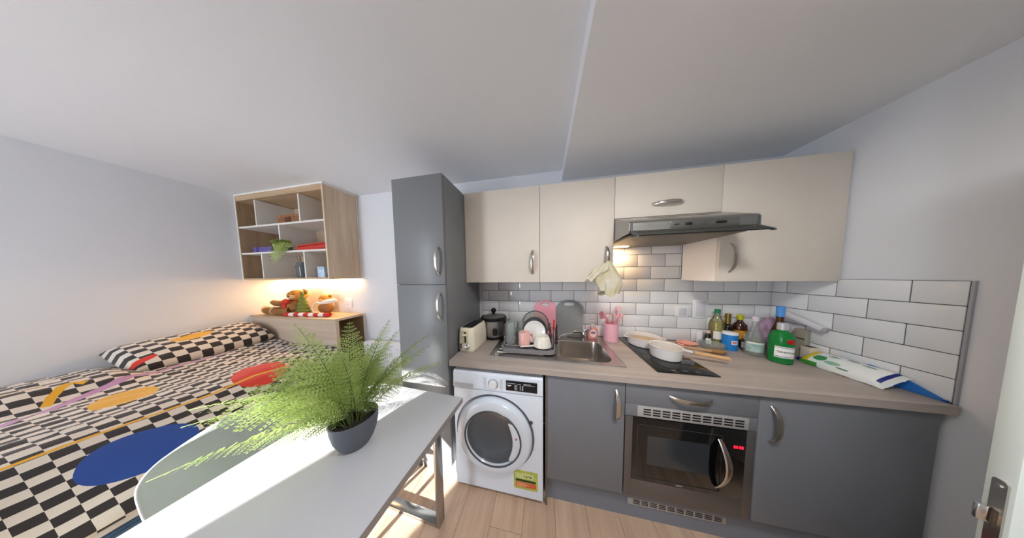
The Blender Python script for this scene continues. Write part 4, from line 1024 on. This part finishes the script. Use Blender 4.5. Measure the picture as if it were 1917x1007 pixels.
obj('cup', lathe(BM(), [(.043, 0), (.043, .085), (.038, .094), (0, .094), (0, .09), (.036, .088), (.039, .002), (.043, 0)], 32), P('mug_pink', 'e8b3ab', .25, coat=.3), mg, True)
b = BM(); tube(b, [(.036, .022, .018), (.054, .038, .022), (.060, .043, .045), (.054, .038, .070), (.036, .022, .074)], .0055, 8); obj('handle', b, P('mug_pink', ''), mg, True)
bw = thing('milk_pan', 'small white pan with a flat handle upside down in the dish rack', 'pan', (-1.698, -.372, zr))
obj('bowl', lathe(BM(), [(.066, 0), (.064, .01), (.052, .062), (.044, .074), (0, .076), (0, .072), (.042, .070), (.05, .06), (.061, .008), (.066, 0)], 36), P('pan_offwhite', 'e7e3d6', .25, coat=.3), bw, True)
b = BM(); tube(b, [(-.05, -.02, .006), (-.10, -.042, .006), (-.155, -.062, .006)], [1, 1, .8], 8, w=(.010, .0045)); obj('handle', b, P('pan_offwhite', ''), bw, True)
ch_ = thing('cutlery_holder', 'wire cutlery holder beside the sink bowl', 'cutlery holder', (-1.613, -.235, ZW + .0042))
b = BM()
for z in (.003, .06, .12): tube(b, [(.034 * math.cos(a * PI / 10), .034 * math.sin(a * PI / 10), z) for a in range(20)], .002, 5, True)
for a in range(12): tube(b, [(.034 * math.cos(a * PI / 6), .034 * math.sin(a * PI / 6), .003), (.034 * math.cos(a * PI / 6), .034 * math.sin(a * PI / 6), .12)], .0015, 5)
obj('wire_cage', b, P('dark_chrome', '8a8880', .25, 1.0), ch_, True); obj('cup_bottom', lathe(BM(), [(0, 0), (.033, 0), (.033, .004), (0, .004)], 20), BLACK, ch_, True)
def cutlery(name, label, dx, dy, tx_, ty_, h, mat, hm, cat='cutlery'):
    t = thing(name, label, cat, (-1.613 + dx, -.235 + dy, ZW + .009), group='cutlery in the wire holder')
    b = BM(); tube(b, [(0, 0, 0), (tx_ * .55, ty_ * .55, h * .55)], .0035, 8, w=(1.8, .7)); obj('blade', b, mat, t, True)
    b = BM(); tube(b, [(tx_ * .5, ty_ * .5, h * .5), (tx_ * .75, ty_ * .75, h * .75), (tx_, ty_, h)], [.005, .007, .006], 8); obj('handle', b, hm, t, True)
cutlery('peeler', 'peeler with a bright red handle in the wire holder', .004, .010, .004, .010, .185, CHROME, RED)
cutlery('table_knife', 'steel table knife standing in the wire holder', -.014, -.006, -.012, .002, .165, CHROME, NICKEL)
cutlery('fork', 'dark handled fork standing in the wire holder', .014, -.008, .014, -.004, .155, CHROME, BLACK)

# chopping boards leaning on the tiles
def board(label, x0, x1, h, mat, y0, tilt):
    t = thing('chopping_board', label, 'chopping board', ((x0 + x1) / 2, y0, Z), group='chopping boards')
    w = (x1 - x0) / 2; n = 8; r = w * .92
    ol = [(-w * .96, .006), (-w * .9, 0), (w * .9, 0), (w * .96, .006), (w, h - r * .9)]
    for i in range(1, 12): a = PI * i / 12; ol.append((w * math.cos(a), h - r * .9 + r * .9 * math.sin(a) ** .8))
    ol.append((-w, h - r * .9))
    hx, hz0, hz1 = w * .40, h - .052, h - .022
    inn = []
    cx_, cz_ = 0, (hz0 + hz1) / 2
    for p in ol:
        a = math.atan2(p[1] - cz_, p[0]); ca, sa = math.cos(a), math.sin(a)
        k_ = (abs(ca / hx) ** 4 + abs(sa / ((hz1 - hz0) / 2)) ** 4) ** -.25; inn.append((ca * k_, cz_ + sa * k_))
    b = BM(); plate_hole(b, ol, inn, -.004, .004); bmesh.ops.rotate(b, verts=b.verts, cent=(0, 0, 0), matrix=Matrix.Rotation(math.radians(-tilt), 3, 'X'))
    obj('board', b, mat, t, True, 60)
board('pink chopping board leaning on the tiles behind the dish rack', -1.775, -1.578, .325, P('board_pink', 'efa5b4', .45), -.066, 8.5)
board('dark grey chopping board leaning on the tiles behind the tap', -1.577, -1.345, .330, P('board_grey', '868888', .5), -.060, 7.5)

# soap dispenser
so = thing('soap_dispenser', 'pink hand soap bottle with pump beside the tap', 'soap dispenser', (-1.272, -.062, ZW + .0045))
PKS = P('soap_pink', 'eaa5a2', .2, trans=.25, ior=1.2)
obj('bottle', lathe(BM(), [(0, 0), (.040, 0), (.044, .006), (.045, .05), (.042, .078), (.030, .095), (.013, .100), (0, .10)], 30, sy=.62), PKS, so, True)
obj('collar', lathe(BM(), [(.0145, .098), (.0155, .118), (.012, .121), (0, .121)], 20), P('pump_clear', 'cfcac2', .3), so, True)
b = BM(); tube(b, [(0, 0, .118), (0, 0, .148)], .004, 8); tube(b, [(.016, -.004, .150), (-.004, 0, .152), (-.032, .006, .147)], [.006, .0065, .004], 8); obj('pump', b, P('pump_clear', ''), so, True)
pat = obj('label_patch', prism(BM(), [(.028 * math.cos(a * PI / 12), .05 + .034 * math.sin(a * PI / 12)) for a in range(24)], -.0292, -.0265), P('label_pale_pink', 'f0c3bf', .5), so, True)
obj('logo_oval', prism(BM(), [(.021 * math.cos(a * PI / 12), .055 + .010 * math.sin(a * PI / 12)) for a in range(24)], -.0298, -.029), P('logo_navy', '1d2340', .5), so, True)
text('logo_text', 'Carex', .0145, P('print_white', ''), so, Matrix.Translation((0, -.0302, .055)) @ FRONT)

# pink utensil crock
CRX, CRY = -1.133, -.088
cr = thing('utensil_crock', 'pink plastic utensil pot standing beside the hob', 'utensil pot', (CRX, CRY, Z))
obj('pot', lathe(BM(), [(0, 0), (.052, 0), (.0545, .003), (.0545, .150), (.0515, .150), (.051, .006), (0, .006)], 40), PINK, cr, True)
def utensil(name, label, foot, topv, mk, hm):
    t = thing(name, label, 'utensil', (CRX + foot[0], CRY + foot[1], Z + .0065), group='pink utensils in the pot')
    F0 = Vector((0, 0, 0)); T = Vector(topv) - Vector((foot[0], foot[1], .0065))
    b = BM(); tube(b, [F0, F0.lerp(T, .5), T], [.005, .0055, .005], 8); obj('handle', b, hm, t, True)
    q = T.to_track_quat('Z', 'Y').to_matrix().to_4x4()
    b = BM(); mk(b); bmesh.ops.transform(b, matrix=Matrix.Translation(T) @ q, verts=b.verts); obj('head', b, mk.mat, t, True)
def h_turner(b): plate_hole(b, rrect(-.034, .034, 0, .085, .008), rrect(-.018, .018, .02, .07, .004), -.002, .002)
h_turner.mat = PINK
def h_ladle(b): lathe(b, [(.0, -.012), (.020, -.006), (.030, .008), (.033, .02), (.031, .02), (.018, -.003), (0, -.009)], 24, (0, 0, .02), Matrix.Rotation(math.radians(62), 4, 'X'))
h_ladle.mat = PINKD
def h_spoon(b): ball(b, (0, 0, .035), .026, .006, .038)
h_spoon.mat = PINKD
def h_whisk(b):
    for a in range(6):
        an = a * PI / 6; pts = [(.024 * math.sin(PI * k_ / 10) * math.cos(an), .024 * math.sin(PI * k_ / 10) * math.sin(an), .075 * (1 - math.cos(PI * k_ / 10)) / 2) for k_ in range(11)]; tube(b, pts, .0011, 5)
h_whisk.mat = P('whisk_wire', 'cdbfc0', .3, .8)
def h_brush(b): box(b, -.014, .014, -.007, .007, 0, .075, .006, 3)
h_brush.mat = P('brush_pink', 'e6a9b4', .5)
utensil('ladle', 'pink ladle leaning left out of the pink pot', (.02, .012), (-.052, -.004, .195), h_ladle, SALMON)
utensil('slotted_turner', 'pale pink slotted turner standing at the back of the pink pot', (-.022, .015), (.040, .028, .200), h_turner, PINK)
utensil('whisk', 'wire whisk standing in the middle of the pink pot', (.0, -.012), (.002, -.006, .150), h_whisk, PINKD)
utensil('pastry_brush', 'pink brush leaning right out of the pink pot', (-.025, -.014), (.052, .0, .165), h_brush, PINKD)
utensil('serving_spoon', 'dark pink spoon low in the front of the pink pot', (.018, -.022), (-.022, -.022, .140), h_spoon, PINKD)

# pans on the hob
def pan(label, c, r, h, hdir, hl, hz, fat):
    t = thing('saucepan', label, 'pan', (c[0], c[1], ZW + .0068), group='white pans on the hob')
    obj('pan_body', lathe(BM(), [(0, 0), (r * .86, 0), (r * .93, .006), (r, h), (r + .004, h + .002), (r + .002, h + .004), (r - .004, h), (r * .89, .010), (0, .005)], 44), P('pan_white', 'dfdcd9', .3, coat=.2), t, True)
    obj('pan_inside', lathe(BM(), [(0, .0055), (r * .87, .0105), (r * .94, h * .55)], 44), P('pan_beige', 'c9b7a0', .35), t, True)
    d = Vector((math.cos(hdir), math.sin(hdir), 0)); a = d * (r - .002) + Vector((0, 0, h * .78)); e_ = d * (r + .055) + Vector((0, 0, h * .78 + hz * .3)); f_ = d * (r + hl) + Vector((0, 0, h * .78 + hz))
    b = BM(); tube(b, [a, a.lerp(e_, .5), e_], [.011, .010, .010], 10, w=(1.2, .8)); obj('handle_stub', b, P('pan_white', ''), t, True)
    b = BM(); tube(b, [a.lerp(e_, .92), e_], [.0118, .0118], 12); obj('handle_ferrule', b, CHROME, t, True)
    b = BM(); tube(b, [e_, e_.lerp(f_, .3), e_.lerp(f_, .7), f_], [.0105, .012, .0125, .0125], 12); obj('handle_grip', b, HWOOD, t, True, label='pale wooden grip')
    for s_ in (-1, 1):
        pass
    return t
pan('white saucepan with a long wooden handle at the front of the hob', (-.893, -.346), .085, .074, math.radians(-9.2), .222, -.026, 1)
p2 = thing('saucepan', 'wide shallow white pan at the back of the hob', 'pan', (-.915, -.140, ZW + .0068), group='white pans on the hob')
obj('pan_body', lathe(BM(), [(0, 0), (.098, 0), (.104, .006), (.110, .060), (.114, .062), (.112, .064), (.106, .060), (.099, .010), (0, .005)], 44), P('pan_white', ''), p2, True)
obj('pan_inside', lathe(BM(), [(0, .0055), (.097, .0105), (.102, .035)], 44), P('pan_beige', ''), p2, True)
for s_ in (0, 1):
    a0 = math.radians(170 + 180 * s_); b = BM(); tube(b, [(.108 * math.cos(a0 - .2), .108 * math.sin(a0 - .2), .052), (.132 * math.cos(a0 - .12), .132 * math.sin(a0 - .12), .054), (.132 * math.cos(a0 + .12), .132 * math.sin(a0 + .12), .054), (.108 * math.cos(a0 + .2), .108 * math.sin(a0 + .2), .052)], .006, 8); obj('side_handle', b, P('pan_white', ''), p2, True)
# wooden spoon, spoon rest, glass bowl
t = thing('wooden_spoon', 'wooden spoon with an oval head lying between the pan and glass bowl', 'spoon', (-.58, -.21, Z))
b = BM(); tube(b, [(-.745, -.262, Z + .052), (-.66, -.248, Z + .036), (-.58, -.236, Z + .022), (-.545, -.230, Z + .016)], [.007, .0075, .008, .009], 10); obj('handle', b, HWOOD, t)
b = BM(); lathe(b, [(0, .003), (.03, .004), (.040, .014), (.042, .020), (.036, .019), (.024, .011), (0, .008)], 28, (-.505, -.222, Z - .002), sx=1.25, sy=.85); obj('head', b, wood('spoon_wood', 'b98f5e', '8a6238', 'x', .4, 2), t)
t = thing('spoon_rest', 'salmon pink spoon rest lying behind the pan handle', 'spoon rest', (-.585, -.085, Z))
obj('dish', lathe(BM(), [(0, 0), (.045, 0), (.060, .010), (.066, .018), (.063, .018), (.044, .006), (0, .005)], 32, sx=1.0, sy=.8), SALMON, t, True)
b = BM(); tube(b, [(-.062 + .016 * math.cos(a * PI / 8), -.030 + .016 * math.sin(a * PI / 8), .012) for a in range(16)], .005, 8, True); obj('ring_handle', b, SALMON, t, True)
t = thing('glass_bowl', 'clear glass bowl in front of the blue tin', 'bowl', (-.468, -.138, Z))
obj('bowl', lathe(BM(), [(0, 0), (.035, 0), (.048, .006), (.066, .040), (.069, .042), (.070, .040), (.052, .004), (.036, -.0), (0, -.0)], 40), GLASS, t, True)

# bottles along the wall
gb = [(0, 0), (.030, 0), (.036, .004), (.037, .16), (.034, .185), (.018, .215), (.0135, .235), (.0135, .262), (0, .262)]
DGL = THIN('olive_glass', '8c9a4a', .5)
LGREEN = P('cap_green', '0f7a52', .35)
bottle('oil_bottle', 'yellow oil bottle with green cap and cream label near the tiles', 'bottle', (-.372, -.052, Z),
       [(0, 0), (.036, 0), (.041, .005), (.041, .15), (.036, .185), (.020, .222), (.014, .235), (.014, .252), (0, .252)], THIN('clear_plastic', 'eef0dc', .08),
       [(.0165, .250), (.0165, .278), (.014, .280), (0, .280)], LGREEN, liquid=([(0, .003), (.038, .004), (.0385, .15), (.034, .178), (0, .178)], OILM), labels=[(.0415, .055, .115, CAMA - 25, CAMA + 40, PAPER)])
bottle('vinegar_bottle', 'dark bottle with gold foil neck beside the oil bottle', 'bottle', (-.296, -.044, Z),
       [(0, 0), (.028, 0), (.031, .004), (.031, .13), (.026, .152), (.014, .168), (.0135, .22), (0, .22)], P('dark_glass', '1e1a12', .05), neck=([(.0145, .168), (.0145, .226), (.016, .228), (.016, .246), (0, .247)], P('gold_foil', '9d8546', .35, .8)), labels=[(.0315, .03, .10, CAMA - 60, CAMA + 60, P('label_olive', '8a8536', .6))])
bottle('sauce_bottle', 'brown sauce bottle with yellow cap and orange label', 'bottle', (-.222, -.046, Z),
       [(0, 0), (.032, 0), (.036, .005), (.036, .14), (.033, .165), (.018, .185), (.013, .195), (.013, .205), (0, .205)], P('brown_plastic', '3b1e10', .15, coat=.4), [(.0165, .203), (.0165, .238), (.013, .242), (0, .242)], P('cap_yellow', 'b5b816', .35), labels=[(.0366, .06, .125, CAMA - 70, CAMA + 60, P('label_orange', 'd99a23', .5))])
t = thing('drum_tin', 'blue cardboard drum with white lid in front of the sauce bottles', 'tin', (-.352, -.128, Z))
obj('drum', lathe(BM(), [(0, 0), (.038, 0), (.038, .118), (0, .118)], 36), P('drum_blue', '1f7fd0', .4), t, True)
obj('lid', lathe(BM(), [(.0395, .112), (.0395, .126), (.034, .129), (0, .129)], 36), P('lid_white', 'e8edf2', .35), t, True)
b = BM()
for i in range(8):
    q = [math.radians(CAMA + 5 + 50 * (i + k) / 8) for k in (0, 1)]; b.faces.new([b.verts.new((.0384 * math.cos(a), .0384 * math.sin(a), z)) for a, z in ((q[0], .045), (q[1], .045), (q[1], .075), (q[0], .075))])
bmesh.ops.remove_doubles(b, verts=b.verts, dist=1e-5); obj('white_patch', b, P('lid_white', ''), t, True)
b = BM()
for i in range(6):
    q = [math.radians(CAMA + 12 + 34 * (i + k) / 6) for k in (.1, .8)]; b.faces.new([b.verts.new((.0388 * math.cos(a), .0388 * math.sin(a), z)) for a, z in ((q[0], .053), (q[1], .053), (q[1], .068), (q[0], .068))])
obj('red_print', b, P('print_red', 'd8463c', .5), t, True)
bottle('spice_jar', 'slim white spice jar standing against the tiles', 'jar', (-.462, -.030, Z), [(0, 0), (.018, 0), (.019, .003), (.019, .080), (.016, .085), (0, .085)], P('jar_white', 'd8dade', .4), [(.0165, .084), (.0165, .098), (0, .098)], WHITEPL, group='small jars')
bottle('seasoning_bottle', 'small dark bottle with white label left of the oil bottle', 'bottle', (-.432, -.062, Z), [(0, 0), (.015, 0), (.017, .003), (.017, .07), (.010, .085), (.010, .095), (0, .095)], P('dark_glass', ''), [(.0125, .093), (.0125, .115), (0, .115)], P('cap_pink', 'd9b6b4', .4), labels=[(.0173, .01, .055, CAMA - 40, CAMA + 70, PAPER)])
bottle('spray_bottle', 'small clear spray bottle with white label beside the sauce bottle', 'bottle', (-.243, -.108, Z), [(0, 0), (.021, 0), (.022, .003), (.022, .06), (.016, .072), (.009, .076), (0, .076)], THIN('dark_liquid_glass', '8a7458', .35), [(.008, .074), (.0085, .095), (.006, .112), (0, .113)], P('cap_clear', 'd6d2cc', .3), labels=[(.0224, .012, .055, CAMA - 50, CAMA + 60, PAPER)])
bottle('pesto_jar', 'small green jar behind the clear bottle', 'jar', (-.188, -.118, Z), [(0, 0), (.024, 0), (.026, .004), (.026, .060), (.022, .068), (0, .068)], DGL, [(.0235, .067), (.0235, .083), (0, .083)], P('lid_olive', '7b8040', .4), group='small jars')
bottle('clear_bottle', 'clear glass bottle with pale green label in front of the corner', 'bottle', (-.288, -.205, Z),
       [(0, 0), (.036, 0), (.041, .005), (.041, .105), (.037, .130), (.019, .180), (.0135, .20), (.0135, .235), (0, .235)], GLASS, [(.0155, .233), (.0155, .262), (.013, .264), (0, .264)], P('cap_lilac', 'cfcad6', .4), labels=[(.0416, .03, .095, CAMA - 55, CAMA + 75, P('label_pale_green', 'b9cfc4', .55, col2='7fa6a8', vscale=25)), (.0418, .085, .095, CAMA - 55, CAMA + 75, PAPER)])
bottle('wine_bottle', 'tall brown bottle with bright blue cap behind the green bottle', 'bottle', (-.172, -.215, Z),
       [(0, 0), (.030, 0), (.034, .004), (.034, .15), (.031, .175), (.018, .225), (.0145, .25), (.0145, .295), (0, .295)], BROWNGL, neck=([(.0172, .270), (.0176, .335), (.015, .338), (0, .338)], P('foil_blue', '4f93d8', .35)), labels=[(.0345, .02, .10, CAMA - 70, CAMA + 70, P('label_dark_blue', '3b4150', .5, col2='c9c5bf', vscale=30))])
gn = bottle('gin_bottle', 'squat green glass bottle with red seal and white label', 'bottle', (-.240, -.292, Z),
       [(0, 0), (.038, 0), (.0445, .006), (.0465, .14), (.045, .165), (.036, .188), (.020, .198), (.017, .205), (.017, .212), (0, .212)], GREENGL, [(.0205, .205), (.0205, .243), (.018, .246), (0, .246)], P('cap_silver', 'c9cad0', .35, .4), rotz=0, labels=[(.0468, .040, .108, 196, 292, P('gin_label', 'eceeee', .5)), (.0472, .046, .049, 196, 292, P('label_line', '26352c', .5)), (.0472, .100, .103, 196, 292, P('label_line', ''))])
b = BM(); a0 = math.radians(262); Ms = Matrix.Translation((.0466 * math.cos(a0), .0466 * math.sin(a0), .142)) @ Matrix.Rotation(a0 + PI / 2, 4, 'Z')
prism(b, [(.016 * math.cos(q * PI / 10), .014 * math.sin(q * PI / 10)) for q in range(20)], -.003, .002, 'xz', .001, Ms); obj('red_seal', b, P('seal_red', 'b3161b', .4), gn, True)
text('label_text', 'Tanqueray', .0155, P('label_line', ''), gn, Matrix.Rotation(math.radians(244) + PI / 2, 4, 'Z') @ Matrix.Translation((0, -.0482, .078)) @ FRONT)

# corner: pink bag, film carton, cards, wipes
t = thing('plastic_bag', 'crumpled lilac plastic bag in the worktop corner behind the bottles', 'bag', (-.084, -.090, Z))
b = BM(); t_ = bmesh.new(); bmesh.ops.create_icosphere(t_, subdivisions=4, radius=1)
for v_ in t_.verts:
    c_ = v_.co; n_ = noise.noise(c_ * 2.3) * .18 + noise.noise(c_ * 6) * .07
    v_.co = Vector((c_.x * .064 * (1 + n_), c_.y * .066 * (1 + n_), max(.0, .112 + c_.z * .118 * (1 + n_ * .7))))
merge(b, t_); obj('bag_body', b, P('bag_lilac', 'b79cbe', .3, var=.25, vscale=18, trans=.15), t, True, 50)
b = BM()
for i in range(7):
    a = i * .9; tube(b, [(.01 * math.cos(a), .01 * math.sin(a), .205), (.035 * math.cos(a), .03 * math.sin(a), .235)], [.012, .003], 5, w=(1.6, .4))
obj('gathered_top', b, P('bag_pink', 'c9a3b8', .3), t, True)
t = thing('film_carton', 'long white cling film carton leaning across the corner', 'carton', (-.06, -.17, 1.05))
q0, q1 = Vector((-.055, -.098, 1.198)), Vector((-.027, -.285, 1.116)); dv_ = (q1 - q0); Ln = dv_.length
b = BM(); box(b, -.013, .013, -.013, .013, -Ln * .5, Ln * .5, .002, M=Matrix.Translation(q0.lerp(q1, .5)) @ dv_.to_track_quat('Z', 'Y').to_matrix().to_4x4()); obj('carton', b, P('carton_white', 'dcdade', .5), t)
b = BM(); box(b, -.0135, .0135, -.0135, .0135, -.012, .002, .002, M=Matrix.Translation(q1) @ dv_.to_track_quat('Z', 'Y').to_matrix().to_4x4()); obj('end_cap', b, P('carton_grey', 'a9a8ad', .5), t)
t = thing('cardboard_pack', 'small cream carton standing by the wall behind the wipes', 'carton', (-.045, -.235, Z))
obj('carton', box(BM(), -.065, -.020, -.262, -.222, Z, Z + .088, .001), P('carton_cream', 'd6cbbd', .6), t)
obj('open_top', box(BM(), -.062, -.023, -.259, -.225, Z + .0875, Z + .0885), P('carton_dark', '4b4038', .7), t)
t = thing('card_pack', 'olive grey card pack propped in the corner beside the bag', 'carton', (-.03, -.19, Z))
obj('pack', box(BM(), -.040, -.012, -.215, -.165, Z, Z + .185, .0015), P('pack_olive', '9c9a8a', .6, var=.2), t)
obj('pack_edge', box(BM(), -.0418, -.040, -.215, -.165, Z + .12, Z + .13), P('pack_dark', '55534a', .6), t)
wp = thing('wipes_pack', 'white and green pack of wipes with yellow end lying by the right wall', 'wipes', (-.09, -.40, Z), 0)
WPA = math.radians(33); WPW, WPY0, WPY1 = .112, -.530, -.262
def pk(ii, jj, lift=0.0, hh=.030):
    e_ = max(0, 1 - abs(2 * ii - 1) ** 3.2) ** .6 * max(0, 1 - abs(2 * jj - 1) ** 7) ** .6
    s_, h_ = WPW * ii, .003 + hh * e_ + lift + .0025 * noise.noise(Vector((ii * 5, jj * 9, 2))) * e_
    return Vector((-.116 + s_ * math.cos(WPA) - h_ * math.sin(WPA), WPY0 + (WPY1 - WPY0) * jj, Z + .001 + s_ * math.sin(WPA) + h_ * math.cos(WPA)))
b = BM(); surf(b, lambda i, j: pk(i, j), 12, 22); surf(b, lambda i, j: pk(1 - i, j, -.003, 0), 12, 22); bmesh.ops.remove_doubles(b, verts=b.verts, dist=.0032)
obj('pack_body', b, P('wipes_white', 'e9eeed', .3), wp)
def patch(i0, i1, j0, j1): return surf(BM(), lambda i, j: pk(i0 + (i1 - i0) * i, j0 + (j1 - j0) * j, .0012), 10, 10)
def epatch(ci, cj, ri, rj): return surf(BM(), lambda i, j: pk(ci + ri * i * math.cos(2 * PI * j), cj + rj * i * math.sin(2 * PI * j), .0018), 6, 24)
obj('yellow_end', patch(.10, .97, .86, .995), P('wipes_yellow', 'e3cb22', .35), wp)
obj('green_side', patch(.0, .10, .72, .99), P('wipes_green', '3f9a33', .35), wp)
obj('green_emblem', epatch(.42, .76, .17, .085), P('wipes_emblem', '3d8f57', .4), wp)
obj('green_band', epatch(.30, .57, .10, .10), P('wipes_pale_green', '8fbf9f', .4), wp)
for ci, cj in ((.72, .66), (.80, .46), (.16, .42), (.72, .27)): obj('print_line', epatch(ci, cj, .035, .075), P('wipes_print', '6f8f86', .4), wp)
obj('blue_edge', patch(.15, .9, .035, .075), P('wipes_navy', '1c2a7a', .35), wp)
t = thing('blue_packet', 'flat bright blue packet between the wipes and the right wall', 'packet', (-.02, -.46, Z))
b = BM(); prism(b, [(-.590, Z), (-.36, Z), (-.37, Z + .055), (-.42, Z + .072), (-.50, Z + .056), (-.585, Z + .012)], -.0175, -.0100, 'yz', .0015); obj('packet', b, P('packet_blue', '2f74c4', .3), t)
obj('crimp', box(BM(), -.0185, -.0095, -.597, -.587, Z, Z + .010, .001), P('packet_blue_dark', '1f4f9a', .35), t)
t = thing('folded_packet', 'small dark blue wrapper under the end of the wipes', 'wrapper', (-.075, -.252, Z))
b = BM(); prism(b, [(-.10, -.268), (-.035, -.268), (-.03, -.245), (-.098, -.235)], Z, Z + .018, 'xy', .002); obj('wrapper', b, P('wipes_navy', ''), t)

# cloth hung on the second wall cabinet's handle
clo = thing('hanging_cloth', 'crumpled cream and yellow cloth hung on a wall cabinet handle', 'cloth', (-1.252, -.345, 1.34))
def cl(i, j, seed=0.0, w=.05, h=.22, lean=0.0):
    a = j * 2 * PI; r = (.010 + w * math.sin(min(1, i * 1.15) * PI * .62) ** 1.3) * (1 + .22 * math.sin(2 * a + 4 * i + seed) + .13 * math.sin(5 * a - 3 * i + seed) + .09 * math.sin(9 * a + 6 * i))
    z = h * (1 - i) + (.020 * math.sin(2 * a + 1.1 + seed) + .010 * math.sin(5 * a + seed)) * i
    return Vector((r * math.cos(a) * 1.1 + lean * i ** 1.5, r * math.sin(a) * .42 - .004, z))
b = BM(); surf(b, lambda i, j: cl(i, j), 26, 40); bmesh.ops.remove_doubles(b, verts=b.verts, dist=.0003); obj('drape', b, P('cloth_cream', 'cdc8ba', .85, col2='bfb68f', vscale=16, bump=.4, bscale=150), clo, True, 180)
b = BM(); surf(b, lambda i, j: cl(i, j, 2.0, .038, .10, -.065) + Vector((-.022, .0, .105)), 18, 30); bmesh.ops.remove_doubles(b, verts=b.verts, dist=.0003); obj('fold', b, P('cloth_cream', ''), clo, True, 180)
b = BM(); tube(b, [(.002, .012, .20), (.004, .006, .236), (.0, .016, .27)], [.006, .004, .004], 6); obj('loop', b, P('cloth_tape', '5c5742', .8), clo, True)
b = BM(); box(b, .028, .038, -.012, -.004, -.022, .012, .002); obj('tag', b, P('cloth_tag', '8f8890', .7), clo, True)
